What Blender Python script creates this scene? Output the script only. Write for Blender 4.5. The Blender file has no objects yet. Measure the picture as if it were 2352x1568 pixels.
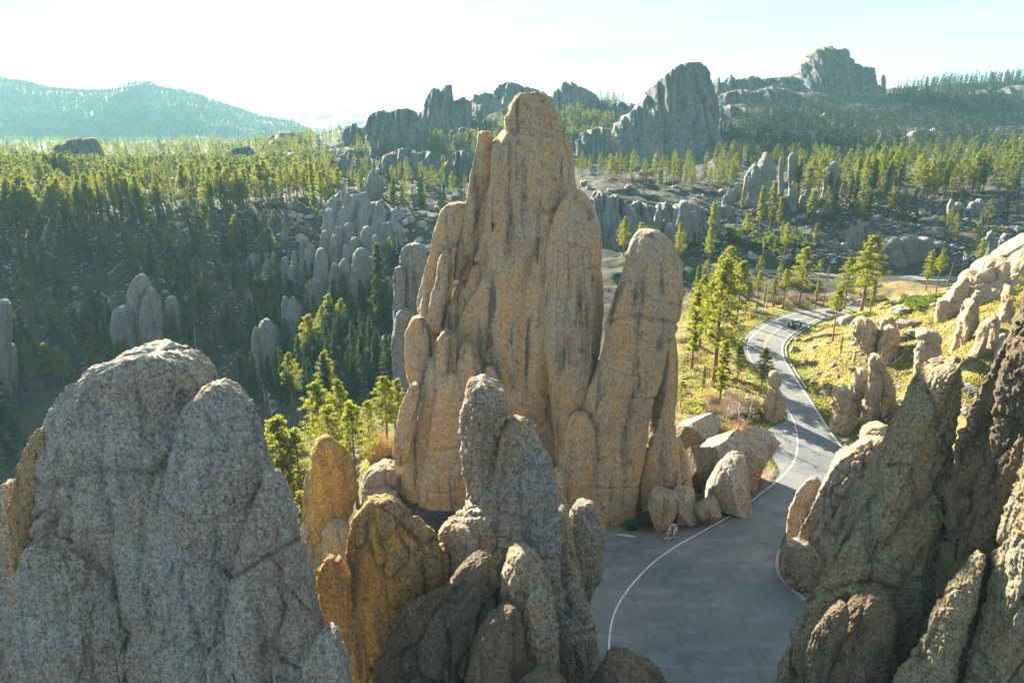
import bpy, bmesh, math, random
import numpy as np

# ------------------------------------------------------------------ camera, world, sun, exposure
SC = bpy.context.scene
COL = SC.collection
PITCH = math.radians(18.1)
CAMZ = 50.0
F = 1568.0                       # focal length in picture units (picture is 2352 wide)
cam_d = bpy.data.cameras.new("camera"); cam = bpy.data.objects.new("camera", cam_d); COL.objects.link(cam)
cam_d.lens = 24.0; cam_d.sensor_width = 36.0; cam_d.clip_start = 0.5; cam_d.clip_end = 40000
cam.location = (0, 0, CAMZ); cam.rotation_euler = (math.pi/2 - PITCH, 0, 0)
SC.camera = cam

SUN_AZ = math.radians(-29.0)     # clockwise from straight ahead
SUN_EL = math.radians(20.0)
w = bpy.data.worlds.new("World"); SC.world = w; w.use_nodes = True
nt = w.node_tree; nt.nodes.clear()
out = nt.nodes.new("ShaderNodeOutputWorld"); bg = nt.nodes.new("ShaderNodeBackground")
sky = nt.nodes.new("ShaderNodeTexSky"); sky.sky_type = 'NISHITA'; sky.sun_disc = False
sky.sun_elevation = SUN_EL; sky.sun_rotation = SUN_AZ
sky.air_density = 1.0; sky.dust_density = 1.5; sky.ozone_density = 1.6; sky.altitude = 1500
tc = nt.nodes.new("ShaderNodeTexCoord"); mp = nt.nodes.new("ShaderNodeMapping")
mp.inputs['Scale'].default_value = (1.2, 1.2, 9.0)
cn = nt.nodes.new("ShaderNodeTexNoise"); cn.inputs['Scale'].default_value = 2.2; cn.inputs['Detail'].default_value = 7; cn.inputs['Roughness'].default_value = .55
cr = nt.nodes.new("ShaderNodeValToRGB"); cr.color_ramp.elements[0].position = .46; cr.color_ramp.elements[1].position = .72
cr.color_ramp.elements[0].color = (.93, .93, .93, 1); cr.color_ramp.elements[1].color = (.99, .99, .99, 1)
mx = nt.nodes.new("ShaderNodeMix"); mx.data_type = 'RGBA'
mx.inputs[7].default_value = (.90, 1.09, 1.27, 1)
nt.links.new(tc.outputs['Generated'], mp.inputs[0]); nt.links.new(mp.outputs[0], cn.inputs['Vector'])
nt.links.new(cn.outputs[0], cr.inputs[0]); nt.links.new(cr.outputs[0], mx.inputs[0])
nt.links.new(sky.outputs[0], mx.inputs[6]); nt.links.new(mx.outputs[2], bg.inputs[0])
nt.links.new(bg.outputs[0], out.inputs[0])
bg.inputs[1].default_value = 0.10

sd = bpy.data.lights.new("sun", 'SUN'); so = bpy.data.objects.new("sun", sd); COL.objects.link(so)
sd.energy = 5.0; sd.angle = math.radians(0.53); sd.color = (1.0, .87, .66)
sdir = np.array([math.sin(SUN_AZ)*math.cos(SUN_EL), math.cos(SUN_AZ)*math.cos(SUN_EL), math.sin(SUN_EL)])
from mathutils import Vector, Matrix
so.rotation_euler = Vector(sdir).to_track_quat('Z', 'Y').to_euler()
SC.view_settings.view_transform = 'Standard'; SC.view_settings.look = 'None'
SC.view_settings.exposure = 2.8; SC.view_settings.gamma = 1.0; SC.view_settings.use_curve_mapping = False
SC.cycles.max_bounces = 5; SC.cycles.diffuse_bounces = 1; SC.cycles.transmission_bounces = 3; SC.cycles.volume_bounces = 0
SC.cycles.glossy_bounces = 1

# ------------------------------------------------------------------ helpers
cp, sp = math.cos(PITCH), math.sin(PITCH)
def wp(sx, sy, Y):
    """world point seen at picture position (sx, sy) at forward distance Y"""
    rx = (np.asarray(sx, float)-1176)/F; ry = -(np.asarray(sy, float)-784)/F
    dy = cp+ry*sp; t = np.asarray(Y, float)/dy
    return rx*t, dy*t, CAMZ+(-sp+ry*cp)*t
def proj(X, Y, Z):
    dz = np.asarray(Z)-CAMZ
    f = np.asarray(Y)*cp-dz*sp; u = np.asarray(Y)*sp+dz*cp
    return 1176+F*np.asarray(X)/f, 784-F*u/f
def tag(o, label=None, cat=None, group=None, kind=None):
    if label: o['label'] = label
    if cat: o['category'] = cat
    if group: o['group'] = group
    if kind: o['kind'] = kind
    return o
def mesh_from(name, V, Fs, mat=None, smooth=True):
    """V (n,3); Fs list of integer arrays of quads or tris"""
    me = bpy.data.meshes.new(name)
    V = np.asarray(V, np.float32)
    Fs = [np.asarray(f, np.int32) for f in Fs if len(f)]
    loops = np.concatenate([f.ravel() for f in Fs])
    tot = np.concatenate([np.full(len(f), f.shape[1], np.int32) for f in Fs])
    st = np.concatenate([[0], np.cumsum(tot)[:-1]]).astype(np.int32)
    me.vertices.add(len(V)); me.vertices.foreach_set('co', V.ravel())
    me.loops.add(len(loops)); me.loops.foreach_set('vertex_index', loops)
    me.polygons.add(len(tot)); me.polygons.foreach_set('loop_start', st); me.polygons.foreach_set('loop_total', tot)
    if smooth: me.polygons.foreach_set('use_smooth', np.ones(len(tot), bool))
    if mat: me.materials.append(mat)
    me.update(calc_edges=True)
    return me
def obj(name, me, parent=None, loc=None):
    o = bpy.data.objects.new(name, me); COL.objects.link(o)
    if parent is not None: o.parent = parent
    if loc is not None: o.location = loc
    return o
def empty(name, loc, rz=0):
    o = bpy.data.objects.new(name, None); COL.objects.link(o); o.location = loc; o.rotation_euler = (0, 0, rz)
    o.empty_display_size = .3
    return o

# gradient noise
_rs = np.random.RandomState(7); _perm = _rs.permutation(256); _perm = np.concatenate([_perm, _perm])
_g = _rs.normal(size=(256, 3)); _g /= np.linalg.norm(_g, axis=1)[:, None]
def perlin(p):
    p = np.asarray(p, float); i = np.floor(p).astype(np.int64); f = p-i; i &= 255
    u = f*f*f*(f*(f*6-15)+10); r = 0
    for a in (0, 1):
        for b in (0, 1):
            for c in (0, 1):
                h = _perm[_perm[_perm[(i[..., 0]+a) & 255]+((i[..., 1]+b) & 255)]+((i[..., 2]+c) & 255)]
                g = _g[h]
                d = g[..., 0]*(f[..., 0]-a)+g[..., 1]*(f[..., 1]-b)+g[..., 2]*(f[..., 2]-c)
                wt = (u[..., 0] if a else 1-u[..., 0])*(u[..., 1] if b else 1-u[..., 1])*(u[..., 2] if c else 1-u[..., 2])
                r = r+wt*d
    return r*1.6
def fbm(p, o=4, g=.5):
    r = 0; a = 1
    for k in range(o): r = r+a*perlin(np.asarray(p)*(2.03**k)+k*17.3); a *= g
    return r
_r3 = _rs.rand(256, 3); _r1 = _rs.rand(256)
def worley(p):
    p = np.asarray(p, float); sh = p.shape[:-1]; p = p.reshape(-1, 3); i = np.floor(p).astype(np.int64); f = p-i
    F1 = np.full(len(p), 9.); F2 = F1.copy(); R1 = np.zeros(len(p))
    for a in (-1, 0, 1):
        for b in (-1, 0, 1):
            for c in (-1, 0, 1):
                h = _perm[_perm[_perm[(i[:, 0]+a) & 255]+((i[:, 1]+b) & 255)]+((i[:, 2]+c) & 255)]
                v = _r3[h]*.85+[a, b, c]-f; d = np.sqrt((v*v).sum(1)); n1 = d < F1
                F2 = np.where(n1, F1, np.minimum(F2, d)); R1 = np.where(n1, _r1[h], R1); F1 = np.where(n1, d, F1)
    return F1.reshape(sh), F2.reshape(sh), R1.reshape(sh)
def sstep(x, a, b):
    t = np.clip((x-a)/(b-a), 0, 1); return t*t*(3-2*t)

# ------------------------------------------------------------------ materials
def newmat(name):
    m = bpy.data.materials.new(name); m.use_nodes = True
    n = m.node_tree; bs = n.nodes['Principled BSDF']; bs.inputs['Specular IOR Level'].default_value = .25
    return m, n, bs
class NB:
    def __init__(s, n): s.n = n
    def node(s, t, **k):
        x = s.n.nodes.new(t)
        for a, b in k.items(): setattr(x, a, b)
        return x
    def link(s, a, b): s.n.links.new(a, b)
    def noise(s, vec, scale, detail=6, rough=.55):
        x = s.node('ShaderNodeTexNoise'); x.inputs['Scale'].default_value = scale; x.inputs['Detail'].default_value = detail
        x.inputs['Roughness'].default_value = rough
        if vec is not None: s.link(vec, x.inputs['Vector'])
        return x.outputs[0]
    def ramp(s, fac, stops):
        x = s.node('ShaderNodeValToRGB'); e = x.color_ramp.elements
        while len(e) < len(stops): e.new(.5)
        for q, (p, c) in zip(e, stops): q.position = p; q.color = (c, c, c, 1) if not isinstance(c, tuple) else (*c, 1)
        s.link(fac, x.inputs[0]); return x.outputs[0]
    def mix(s, fac, a, b, mode='MIX'):
        x = s.node('ShaderNodeMix', data_type='RGBA', blend_type=mode)
        for v, i in ((fac, 0), (a, 6), (b, 7)):
            if isinstance(v, (int, float)): x.inputs[i].default_value = v
            elif isinstance(v, tuple): x.inputs[i].default_value = (*v, 1)
            else: s.link(v, x.inputs[i])
        return x.outputs[2]
    def math(s, op, a, b=0.0):
        x = s.node('ShaderNodeMath', operation=op)
        for v, i in ((a, 0), (b, 1)):
            if isinstance(v, (int, float)): x.inputs[i].default_value = v
            else: s.link(v, x.inputs[i])
        return x.outputs[0]
    def mapping(s, vec, scale):
        x = s.node('ShaderNodeMapping'); x.inputs['Scale'].default_value = scale; s.link(vec, x.inputs[0]); return x.outputs[0]

def rock_mat(name, grey, tan, lichen, ochre, tanfac=.5, och=.3, lich=.5, k=1.0, bump=.35, inst=False, streak=.5, spk=1.0):
    m, n, bs = newmat(name); b = NB(n)
    t = b.node('ShaderNodeTexCoord'); v = t.outputs['Object']
    if inst:
        oi = b.node('ShaderNodeObjectInfo'); add = b.node('ShaderNodeVectorMath', operation='MULTIPLY_ADD')
        cx = b.node('ShaderNodeCombineXYZ')
        for q in range(3): b.link(oi.outputs['Random'], cx.inputs[q])
        b.link(cx.outputs[0], add.inputs[0]); add.inputs[1].default_value = (37, 91, 53); b.link(v, add.inputs[2]); v = add.outputs[0]
    else:
        g = b.node('ShaderNodeNewGeometry'); v = g.outputs['Position']
    big = b.noise(v, .12*k, 4); mid = b.noise(v, .6*k, 7, .6); fine = b.noise(v, 3.2*k, 9, .72); sp_ = b.noise(v, 10*k, 5, .8); mk = b.noise(v, .22*k, 5, .65)
    st = b.noise(b.mapping(v, (.8*k, .8*k, .06*k)), 1.0, 7, .62)
    reg = b.ramp(mk, [(.40, .25), (.56, 1.)])
    c = b.mix(b.ramp(big, [(.35+.3*(1-tanfac)-.15, 0.), (.58+.3*(1-tanfac)-.15, 1.)]), grey, tan)
    c = b.mix(b.math('MULTIPLY', b.ramp(st, [(.50, 0.), (.64, 1.)]), och), c, ochre)
    c = b.mix(b.math('MULTIPLY', b.ramp(mid, [(.54, 0.), (.66, 1.)]), och*.9), c, ochre)
    c = b.mix(b.math('MULTIPLY', b.math('MULTIPLY', b.ramp(fine, [(.46, 0.), (.56, 1.)]), lich), reg), c, lichen)
    c = b.mix(b.math('MULTIPLY', b.ramp(b.noise(v, 1.4*k, 8, .7), [(.60, 0.), (.66, .8)]), lich), c, (.46, .50, .47))
    c = b.mix(b.math('MULTIPLY', b.ramp(st, [(.33, 1.), (.46, 0.)]), streak), c, (.05, .047, .045))
    c = b.mix(b.math('MULTIPLY', b.ramp(b.noise(v, .9*k, 8, .7), [(.34, 1.), (.42, 0.)]), .55), c, (.07, .06, .055))
    c = b.mix(1.0, c, b.ramp(sp_, [(.38, 1-.58*spk), (.50, 1.0), (.62, 1+.65*spk)]), 'MULTIPLY'); c = b.mix(1.0, c, b.ramp(fine, [(.38, 1-.55*spk), (.47, 1.0), (.60, 1.25)]), 'MULTIPLY')  # grain and lichen flecks; darks also paint self-shadow into the pits of the bump
    b.link(c, bs.inputs['Base Color']); bs.inputs['Roughness'].default_value = .93
    vo = b.node('ShaderNodeTexVoronoi'); vo.inputs['Scale'].default_value = 1.6*k; b.link(v, vo.inputs['Vector'])
    h = b.math('ADD', b.math('MULTIPLY', fine, 1.0), b.math('ADD', b.math('MULTIPLY', sp_, .7), b.math('MULTIPLY', vo.outputs['Distance'], .25)))
    bp = b.node('ShaderNodeBump'); bp.inputs['Strength'].default_value = 1.0; bp.inputs['Distance'].default_value = bump
    b.link(h, bp.inputs['Height']); b.link(bp.outputs[0], bs.inputs['Normal'])
    return m
GREY = (.235, .225, .215); TAN = (.33, .245, .175); LICH = (.27, .33, .29); OCH = (.42, .24, .085)
M = {}
M['spire'] = rock_mat('granite warm', (.35, .31, .26), (.42, .31, .20), (.36, .38, .30), (.55, .31, .09), .6, .7, .35, 1, .30, streak=.8, spk=.6)
M['front'] = rock_mat('granite lichen', (.41, .40, .375), (.42, .33, .26), (.43, .52, .46), (.42, .27, .12), .45, .2, .65, 1.4, .35, streak=.45, spk=.9)
M['flank'] = rock_mat('granite lichen bounce lit', (.40, .30, .17), (.46, .29, .12), (.44, .42, .28), (.60, .34, .06), .6, .6, .45, 1.4, .35, streak=.35, spk=.9)  # golden tones put warm bounced light into the colour of the dome's rock
M['centre'] = rock_mat('granite centre', (.33, .30, .27), (.40, .285, .18), (.38, .44, .41), (.40, .25, .11), .5, .25, .5, 1.4, .30, streak=.5)
M['ochre'] = rock_mat('granite ochre', (.25, .175, .10), (.40, .235, .07), (.33, .27, .18), (.62, .33, .035), .55, .6, .3, 1.3, .22, streak=.25)
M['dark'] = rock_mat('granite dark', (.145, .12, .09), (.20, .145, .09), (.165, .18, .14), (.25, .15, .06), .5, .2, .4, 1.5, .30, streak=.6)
M['right'] = rock_mat('granite olive', (.33, .305, .23), (.39, .29, .165), (.34, .40, .29), (.42, .24, .08), .5, .45, .55, 1.5, .35, streak=.5)
M['hoodoo'] = rock_mat('granite hoodoo', (.34, .285, .235), (.40, .29, .195), (.33, .34, .29), (.48, .31, .16), .6, .3, .25, 1, .25, streak=.5, spk=.7)
M['far'] = rock_mat('granite far', (.085, .095, .115), (.125, .115, .115), (.08, .105, .115), (.22, .18, .16), .4, .2, .3, .16, .8, streak=.95)  # strong dark streaks paint crevice shade between the flutes into the colour
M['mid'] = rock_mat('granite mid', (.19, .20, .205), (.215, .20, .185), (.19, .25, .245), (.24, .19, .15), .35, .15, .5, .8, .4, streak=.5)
M['rubble'] = rock_mat('rubble stone', (.27, .275, .28), (.28, .25, .23), (.28, .33, .33), (.30, .24, .18), .35, .15, .4, 1, .2, streak=.2)
M['boulder'] = rock_mat('granite boulder', (.24, .235, .23), (.27, .225, .18), (.24, .29, .28), (.38, .27, .15), .45, .2, .5, 1, .25, inst=True, streak=.2)

def leaf_mat(name, c1, c2, tr, inst=True, tf=.58):
    m, n, bs = newmat(name); b = NB(n)
    g = b.node('ShaderNodeNewGeometry')
    nz = b.noise(g.outputs['Position'], .35, 3); n2 = b.noise(g.outputs['Position'], 2.5, 2)
    f = b.math('ADD', b.math('MULTIPLY', nz, .5), b.math('MULTIPLY', n2, .5))
    if inst:
        oi = b.node('ShaderNodeObjectInfo'); f = b.math('ADD', b.math('MULTIPLY', f, .7), b.math('MULTIPLY', oi.outputs['Random'], .3))
    c = b.mix(b.ramp(f, [(.3, 0.), (.62, 1.)]), c1, c2)
    b.link(c, bs.inputs['Base Color']); bs.inputs['Roughness'].default_value = .7
    tb = b.node('ShaderNodeBsdfTranslucent'); tb.inputs[0].default_value = (*tr, 1)
    ms = b.node('ShaderNodeMixShader'); ms.inputs[0].default_value = tf
    o = n.nodes['Material Output']; b.link(bs.outputs[0], ms.inputs[1]); b.link(tb.outputs[0], ms.inputs[2]); b.link(ms.outputs[0], o.inputs[0])
    return m
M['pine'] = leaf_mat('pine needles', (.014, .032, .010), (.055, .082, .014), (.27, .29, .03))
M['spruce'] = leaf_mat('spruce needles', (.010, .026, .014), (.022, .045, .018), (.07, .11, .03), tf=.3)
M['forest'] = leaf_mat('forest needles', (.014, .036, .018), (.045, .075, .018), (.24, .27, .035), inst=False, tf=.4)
M['bush'] = leaf_mat('shrub leaves', (.02, .045, .012), (.05, .08, .014), (.14, .20, .02))
M['grass'] = leaf_mat('grass blades', (.08, .11, .02), (.24, .19, .06), (.28, .28, .05), inst=False)
def bark_mat(name, c1, c2):
    m, n, bs = newmat(name); b = NB(n); t = b.node('ShaderNodeTexCoord')
    nz = b.noise(b.mapping(t.outputs['Object'], (6, 6, 1.2)), 1.0, 5)
    b.link(b.mix(b.ramp(nz, [(.35, 0.), (.65, 1.)]), c1, c2), bs.inputs['Base Color']); bs.inputs['Roughness'].default_value = .9
    return m
M['bark'] = bark_mat('pine bark', (.10, .055, .032), (.24, .13, .075))
M['deadwood'] = bark_mat('dead wood', (.24, .21, .18), (.46, .42, .37))
def plain(name, c, rough=.6, metal=0, noise=.12):
    m, n, bs = newmat(name); b = NB(n); t = b.node('ShaderNodeTexCoord')
    nz = b.noise(t.outputs['Object'], 5, 5)
    b.link(b.mix(1.0, c, b.ramp(nz, [(.3, 1-noise), (.7, 1+noise)]), 'MULTIPLY'), bs.inputs['Base Color'])
    bs.inputs['Roughness'].default_value = rough; bs.inputs['Metallic'].default_value = metal
    return m

# ------------------------------------------------------------------ pavement outline (picture positions on level ground -> world)
def g0(pts):
    """picture positions -> world XY on the level z=0"""
    P = np.array(pts, float); rx = (P[:, 0]-1176)/F; ry = -(P[:, 1]-784)/F
    dz = -sp+ry*cp; t = -CAMZ/dz
    return np.stack([rx*t, (cp+ry*sp)*t], 1)
def smooth_poly(P, n=6):
    P = np.asarray(P, float); Q = []
    for i in range(len(P)-1):
        p0 = P[max(i-1, 0)]; p1 = P[i]; p2 = P[i+1]; p3 = P[min(i+2, len(P)-1)]
        for t in np.linspace(0, 1, n, endpoint=False):
            Q.append(.5*((2*p1)+(-p0+p2)*t+(2*p0-5*p1+4*p2-p3)*t*t+(-p0+3*p1-3*p2+p3)*t**3))
    Q.append(P[-1]); return np.array(Q)
LEFT = [(1385, 1600), (1375, 1500), (1330, 1300), (1320, 1190), (1392, 1216), (1440, 1232), (1490, 1238), (1560, 1232), (1605, 1228), (1650, 1206), (1700, 1178), (1745, 1143), (1778, 1105),
        (1790, 1080), (1770, 1045), (1742, 1010), (1765, 985), (1800, 968), (1808, 955), (1790, 905), (1752, 860), (1716, 822), (1703, 795), (1716, 768), (1752, 742), (1805, 720), (1860, 711), (1905, 706), (1960, 703), (2010, 700)]
RIGHT = [(2010, 722), (1960, 722), (1915, 725), (1888, 732), (1862, 744), (1833, 762), (1812, 778), (1800, 800), (1806, 825), (1820, 850), (1850, 897), (1878, 940), (1908, 988), (1945, 1036),
         (1960, 1075), (1900, 1140), (1815, 1210), (1790, 1262), (1790, 1310), (1815, 1345), (1850, 1380), (1900, 1450), (1950, 1520), (1990, 1600)]
PL = smooth_poly(g0(LEFT)); PR = smooth_poly(g0(RIGHT))
PAVE = np.concatenate([PL, PR, [[36, 30], [2, 30]]])
R2C = smooth_poly(g0([(1250, 560), (1390, 585), (1500, 599), (1620, 612), (1760, 623), (1900, 632), (2000, 636), (2190, 640), (2360, 640), (2600, 642)]))
def seg_dist(P, poly, closed=True):
    A = poly; B = np.roll(poly, -1, 0) if closed else poly[1:]
    if not closed: A = poly[:-1]
    d = np.full(len(P), 1e9)
    for a, b_ in zip(A, B):
        ab = b_-a; L = (ab**2).sum()+1e-9
        t = np.clip(((P-a)@ab)/L, 0, 1); q = a+t[:, None]*ab
        d = np.minimum(d, ((P-q)**2).sum(1))
    return np.sqrt(d)
def inside(P, poly):
    r = np.zeros(len(P), bool); j = len(poly)-1
    for i in range(len(poly)):
        xi, yi = poly[i]; xj, yj = poly[j]
        if yi != yj:
            c = ((yi > P[:, 1]) != (yj > P[:, 1])) & (P[:, 0] < (xj-xi)*(P[:, 1]-yi)/(yj-yi)+xi)
            r ^= c
        j = i
    return r

# ------------------------------------------------------------------ terrain heights
S_PTS = [(0, 900, 205), (-300, 900, 205), (600, 930, 195), (400, 850, 222), (0, 700, 250), (300, 700, 250), (600, 700, 250), (850, 720, 238), (-400, 700, 250), (300, 600, 268), (600, 590, 275), (0, 600, 265), (850, 600, 265), (150, 930, 190),
    (0, 505, 290), (-350, 505, 290), (300, 495, 300), (600, 482, 310), (780, 490, 310), (930, 500, 300), (1080, 470, 330), (0, 400, 520), (-400, 400, 520), (300, 405, 500), (600, 405, 480), (900, 420, 420),
    (0, 345, 1100), (300, 340, 1100), (600, 350, 900), (-400, 340, 1100), (640, 345, 650), (760, 312, 800), (800, 400, 500), (1050, 400, 500), (1050, 300, 680), (1050, 240, 800), (1180, 235, 800),
    (1300, 240, 800), (1300, 350, 550), (1400, 378, 535), (1550, 385, 535), (1500, 235, 840), (1400, 405, 430), (1550, 400, 430), (1750, 395, 430), (2000, 380, 440), (2300, 370, 440), (2600, 370, 440),
    (1700, 300, 600), (2000, 285, 640), (2300, 262, 680), (2600, 250, 700), (1620, 230, 850), (1700, 212, 850), (1900, 205, 850), (2060, 205, 850), (2200, 200, 850), (2352, 190, 850), (2650, 190, 850),
    (1400, 440, 320), (1600, 428, 330), (1850, 445, 310), (2100, 440, 310), (2350, 430, 300), (2700, 430, 300), (2100, 520, 265), (1700, 520, 280), (1480, 500, 290), (2350, 530, 240), (2650, 520, 240),
    (2050, 800, 125), (2300, 700, 115), (2150, 690, 140), (2050, 690, 160), (2000, 950, 108), (1900, 830, 130), (2000, 700, 165), (1940, 690, 185), (2200, 870, 95), (2500, 700, 110), (2650, 560, 150),
    (1600, 900, 125), (1650, 800, 150), (1600, 720, 180), (1750, 690, 190), (1750, 655, 212), (1900, 672, 200), (2200, 655, 205), (850, 1050, 95), (900, 1000, 108)]
W_PTS = [(0, 8, -3), (-60, 8, -12), (60, 8, 10), (-150, 40, -34), (0, 40, -1), (-30, 40, -6), (-60, 60, -12), (-120, 80, -32), (30, 40, -.5), (60, 40, 7), (120, 40, 22), (0, 75, -.5), (30, 75, -.3),
    (60, 70, 5), (-20, 80, -1.5), (-40, 100, -15), (-60, 120, -26), (-100, 120, -34), (-120, 160, -36), (-60, 160, -32), (45, 100, .5), (60, 90, 3), (60, 110, 4), (20, 100, 0), (20, 120, -.5), (0, 100, 0), (0, 160, -12), (10, 220, 0), (-22, 130, -13)]
for u in (-1.6, -.8, -.3, .1, .5, .9, 1.6):
    W_PTS += [(u*1350, 1350, 5 if u < 0 else 25), (u*2500, 2500, -25), (u*7500, 7500, -40)]
ctl = [(x/y, math.log(y), z) for x, y, z in W_PTS]
for sx, sy, Y in S_PTS:
    X, _, Z = wp(sx, sy, Y); ctl.append((float(X)/Y, math.log(Y), float(Z)))
ctl = np.array(ctl); KU = 2.2
def kern(a, b): 
    return np.sqrt(((a[:, None, 0]-b[None, :, 0])*KU)**2+(a[:, None, 1]-b[None, :, 1])**2+.06**2)
K = kern(ctl, ctl); n_ = len(ctl)
A = np.zeros((n_+1, n_+1)); A[:n_, :n_] = K-np.eye(n_)*.01; A[:n_, n_] = 1; A[n_, :n_] = 1
wts = np.linalg.solve(A, np.append(ctl[:, 2], 0))
NU = 620
us = np.linspace(-1.55, 1.55, NU)
ys = np.concatenate([np.geomspace(8, 45, 24, endpoint=False), np.geomspace(45, 450, 520, endpoint=False), np.geomspace(450, 2000, 230, endpoint=False), np.geomspace(2000, 7500, 50)])
vs = np.log(ys)
GU, GV = np.meshgrid(us, vs); GY = np.exp(GV); GX = GU*GY
pts = np.stack([GU.ravel(), GV.ravel()], 1)
GZ = np.concatenate([kern(pts[i:i+60000], ctl)@wts[:n_]+wts[n_] for i in range(0, len(pts), 60000)]).reshape(GU.shape)
P3 = np.stack([GX, GY, GX*0], -1)
amp = sstep(GY, 60, 260)
GZ += fbm(P3/40, 4)*(1.0+3.2*amp)+fbm(P3/8, 3)*(.35+.7*amp)*(1+.6*sstep(GY, 350, 700))
GZ += sstep(GY, 400, 800)*fbm(P3/120, 3)*7
pxy = np.stack([GX.ravel(), GY.ravel()], 1); ROADD = np.full(len(pxy), 99.)
near = (pxy[:, 0] > -20) & (pxy[:, 0] < 120) & (pxy[:, 1] < 230) & (pxy[:, 1] > 25)
ii = np.where(near)[0]; d = seg_dist(pxy[ii], PAVE); d[inside(pxy[ii], PAVE)] *= -1; ROADD[ii] = d
near2 = (pxy[:, 0] > -30) & (pxy[:, 1] < 320) & (pxy[:, 1] > 180)
jj = np.where(near2)[0]; d2 = seg_dist(pxy[jj], R2C, False)-3.4; ROADD[jj] = np.minimum(ROADD[jj], d2)
RD = ROADD.reshape(GZ.shape)
fl = 1-sstep(RD, .6, 9)
GZ = GZ*(1-fl)+(-.12)*fl-.25*(RD < .3)
def ground(X, Y):
    X = np.asarray(X, float); Y = np.maximum(np.asarray(Y, float), 8.01)
    u = np.clip((X/Y-us[0])/(us[1]-us[0]), 0, NU-1.001); i = u.astype(int); fu = u-i
    v = np.log(Y); j = np.clip(np.searchsorted(vs, v)-1, 0, len(vs)-2); fv = np.clip((v-vs[j])/(vs[j+1]-vs[j]), 0, 1)
    return (GZ[j, i]*(1-fu)+GZ[j, i+1]*fu)*(1-fv)+(GZ[j+1, i]*(1-fu)+GZ[j+1, i+1]*fu)*fv
def hit(sx, sy, y0=45, y1=3000):
    """first ground point met along the view ray (vectorised over arrays)"""
    sx = np.atleast_1d(np.asarray(sx, float)); sy = np.atleast_1d(np.asarray(sy, float))
    Ys = np.geomspace(y0, y1, 700)[:, None]
    X, Y, Z = wp(sx[None], sy[None], Ys); G = ground(X, Y+0*X)
    below = Z <= G; k = np.where(below.any(0), below.argmax(0), -1); q = np.arange(len(sx))
    Yh = Ys[k, 0]; Xh, _, _ = wp(sx, sy, Yh)
    return Xh, Yh, ground(Xh, Yh), k >= 0
def hit1(sx, sy):
    X, Y, Z, ok = hit(sx, sy); return float(X[0]), float(Y[0]), float(Z[0])

i0 = np.arange(len(vs)-1)[:, None]*NU+np.arange(NU-1)[None]
TF = np.stack([i0, i0+1, i0+NU+1, i0+NU], -1).reshape(-1, 4)
gm, n, bs = newmat('ground soil'); b = NB(n)
g = b.node('ShaderNodeNewGeometry'); v = g.outputs['Position']
at = b.node('ShaderNodeAttribute', attribute_name='zone'); sep = b.node('ShaderNodeSeparateColor'); b.link(at.outputs['Color'], sep.inputs[0])
nb = b.noise(v, .06, 5); nm = b.noise(v, .45, 7, .65); nf = b.noise(v, 2.5, 8, .7)
soil = b.mix(b.ramp(nm, [(.38, 0.), (.6, 1.)]), (.028, .027, .027), (.065, .058, .054))
soil = b.mix(b.ramp(nf, [(.55, 0.), (.63, 1.)]), soil, (.13, .13, .13))
soil = b.mix(b.ramp(nb, [(.5, 0.), (.6, .8)]), soil, (.035, .05, .022))
soil = b.mix(b.ramp(b.noise(v, .16, 5, .6), [(.55, 0.), (.62, .7)]), soil, (.022, .032, .018))
gr = b.mix(b.ramp(nm, [(.40, 0.), (.56, 1.)]), (.13, .15, .028), (.30, .215, .08))
gr = b.mix(b.ramp(nf, [(.5, 0.), (.60, .9)]), gr, (.17, .10, .055)); gr = b.mix(b.ramp(b.noise(v, .25, 6, .65), [(.50, 0.), (.60, .7)]), gr, (.12, .09, .06))
c = b.mix(sep.outputs[0], soil, gr)
c = b.mix(sep.outputs[1], c, (.10, .17, .02))
c = b.mix(sep.outputs[2], c, (.27, .21, .19))
b.link(c, bs.inputs['Base Color']); bs.inputs['Roughness'].default_value = .97
bp = b.node('ShaderNodeBump'); bp.inputs['Distance'].default_value = .5; bp.inputs['Strength'].default_value = 1
b.link(b.math('ADD', nf, b.math('MULTIPLY', nm, 1.2)), bp.inputs['Height']); b.link(bp.outputs[0], bs.inputs['Normal'])
tm = mesh_from('terrain', np.stack([GX, GY, GZ], -1).reshape(-1, 3), [TF], gm)
terr = tag(obj('ground', tm), kind='structure')
SXg, SYg = proj(GX, GY, GZ)
nzz = fbm(P3/9, 3)
grass = sstep(GX/GY+nzz*.03, .17, .24)*(1-sstep(GY+nzz*10, 185, 205))*sstep(GY, 55, 70)
grass = np.maximum(grass, (1-sstep(np.hypot(GX+14, (GY-98)*.7)+nzz*4, 8, 16)))
grass *= 1-(1-sstep(RD, 3, 7))*(GY < 88); verge = (1-sstep(RD+nzz*1.2, 1.2, 3.4))*(RD > 0)*(GY > 92)*(GY < 200)
gravel = (1-sstep(RD+nzz*1.0, .8, 2.6))*(RD > -2)*(GY < 92)
Z0 = np.stack([grass, verge*.8, gravel*.8, GX*0+1], -1).reshape(-1, 4).astype(np.float32)
ca = tm.color_attributes.new('zone', 'FLOAT_COLOR', 'POINT'); ca.data.foreach_set('color', Z0.ravel())

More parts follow.
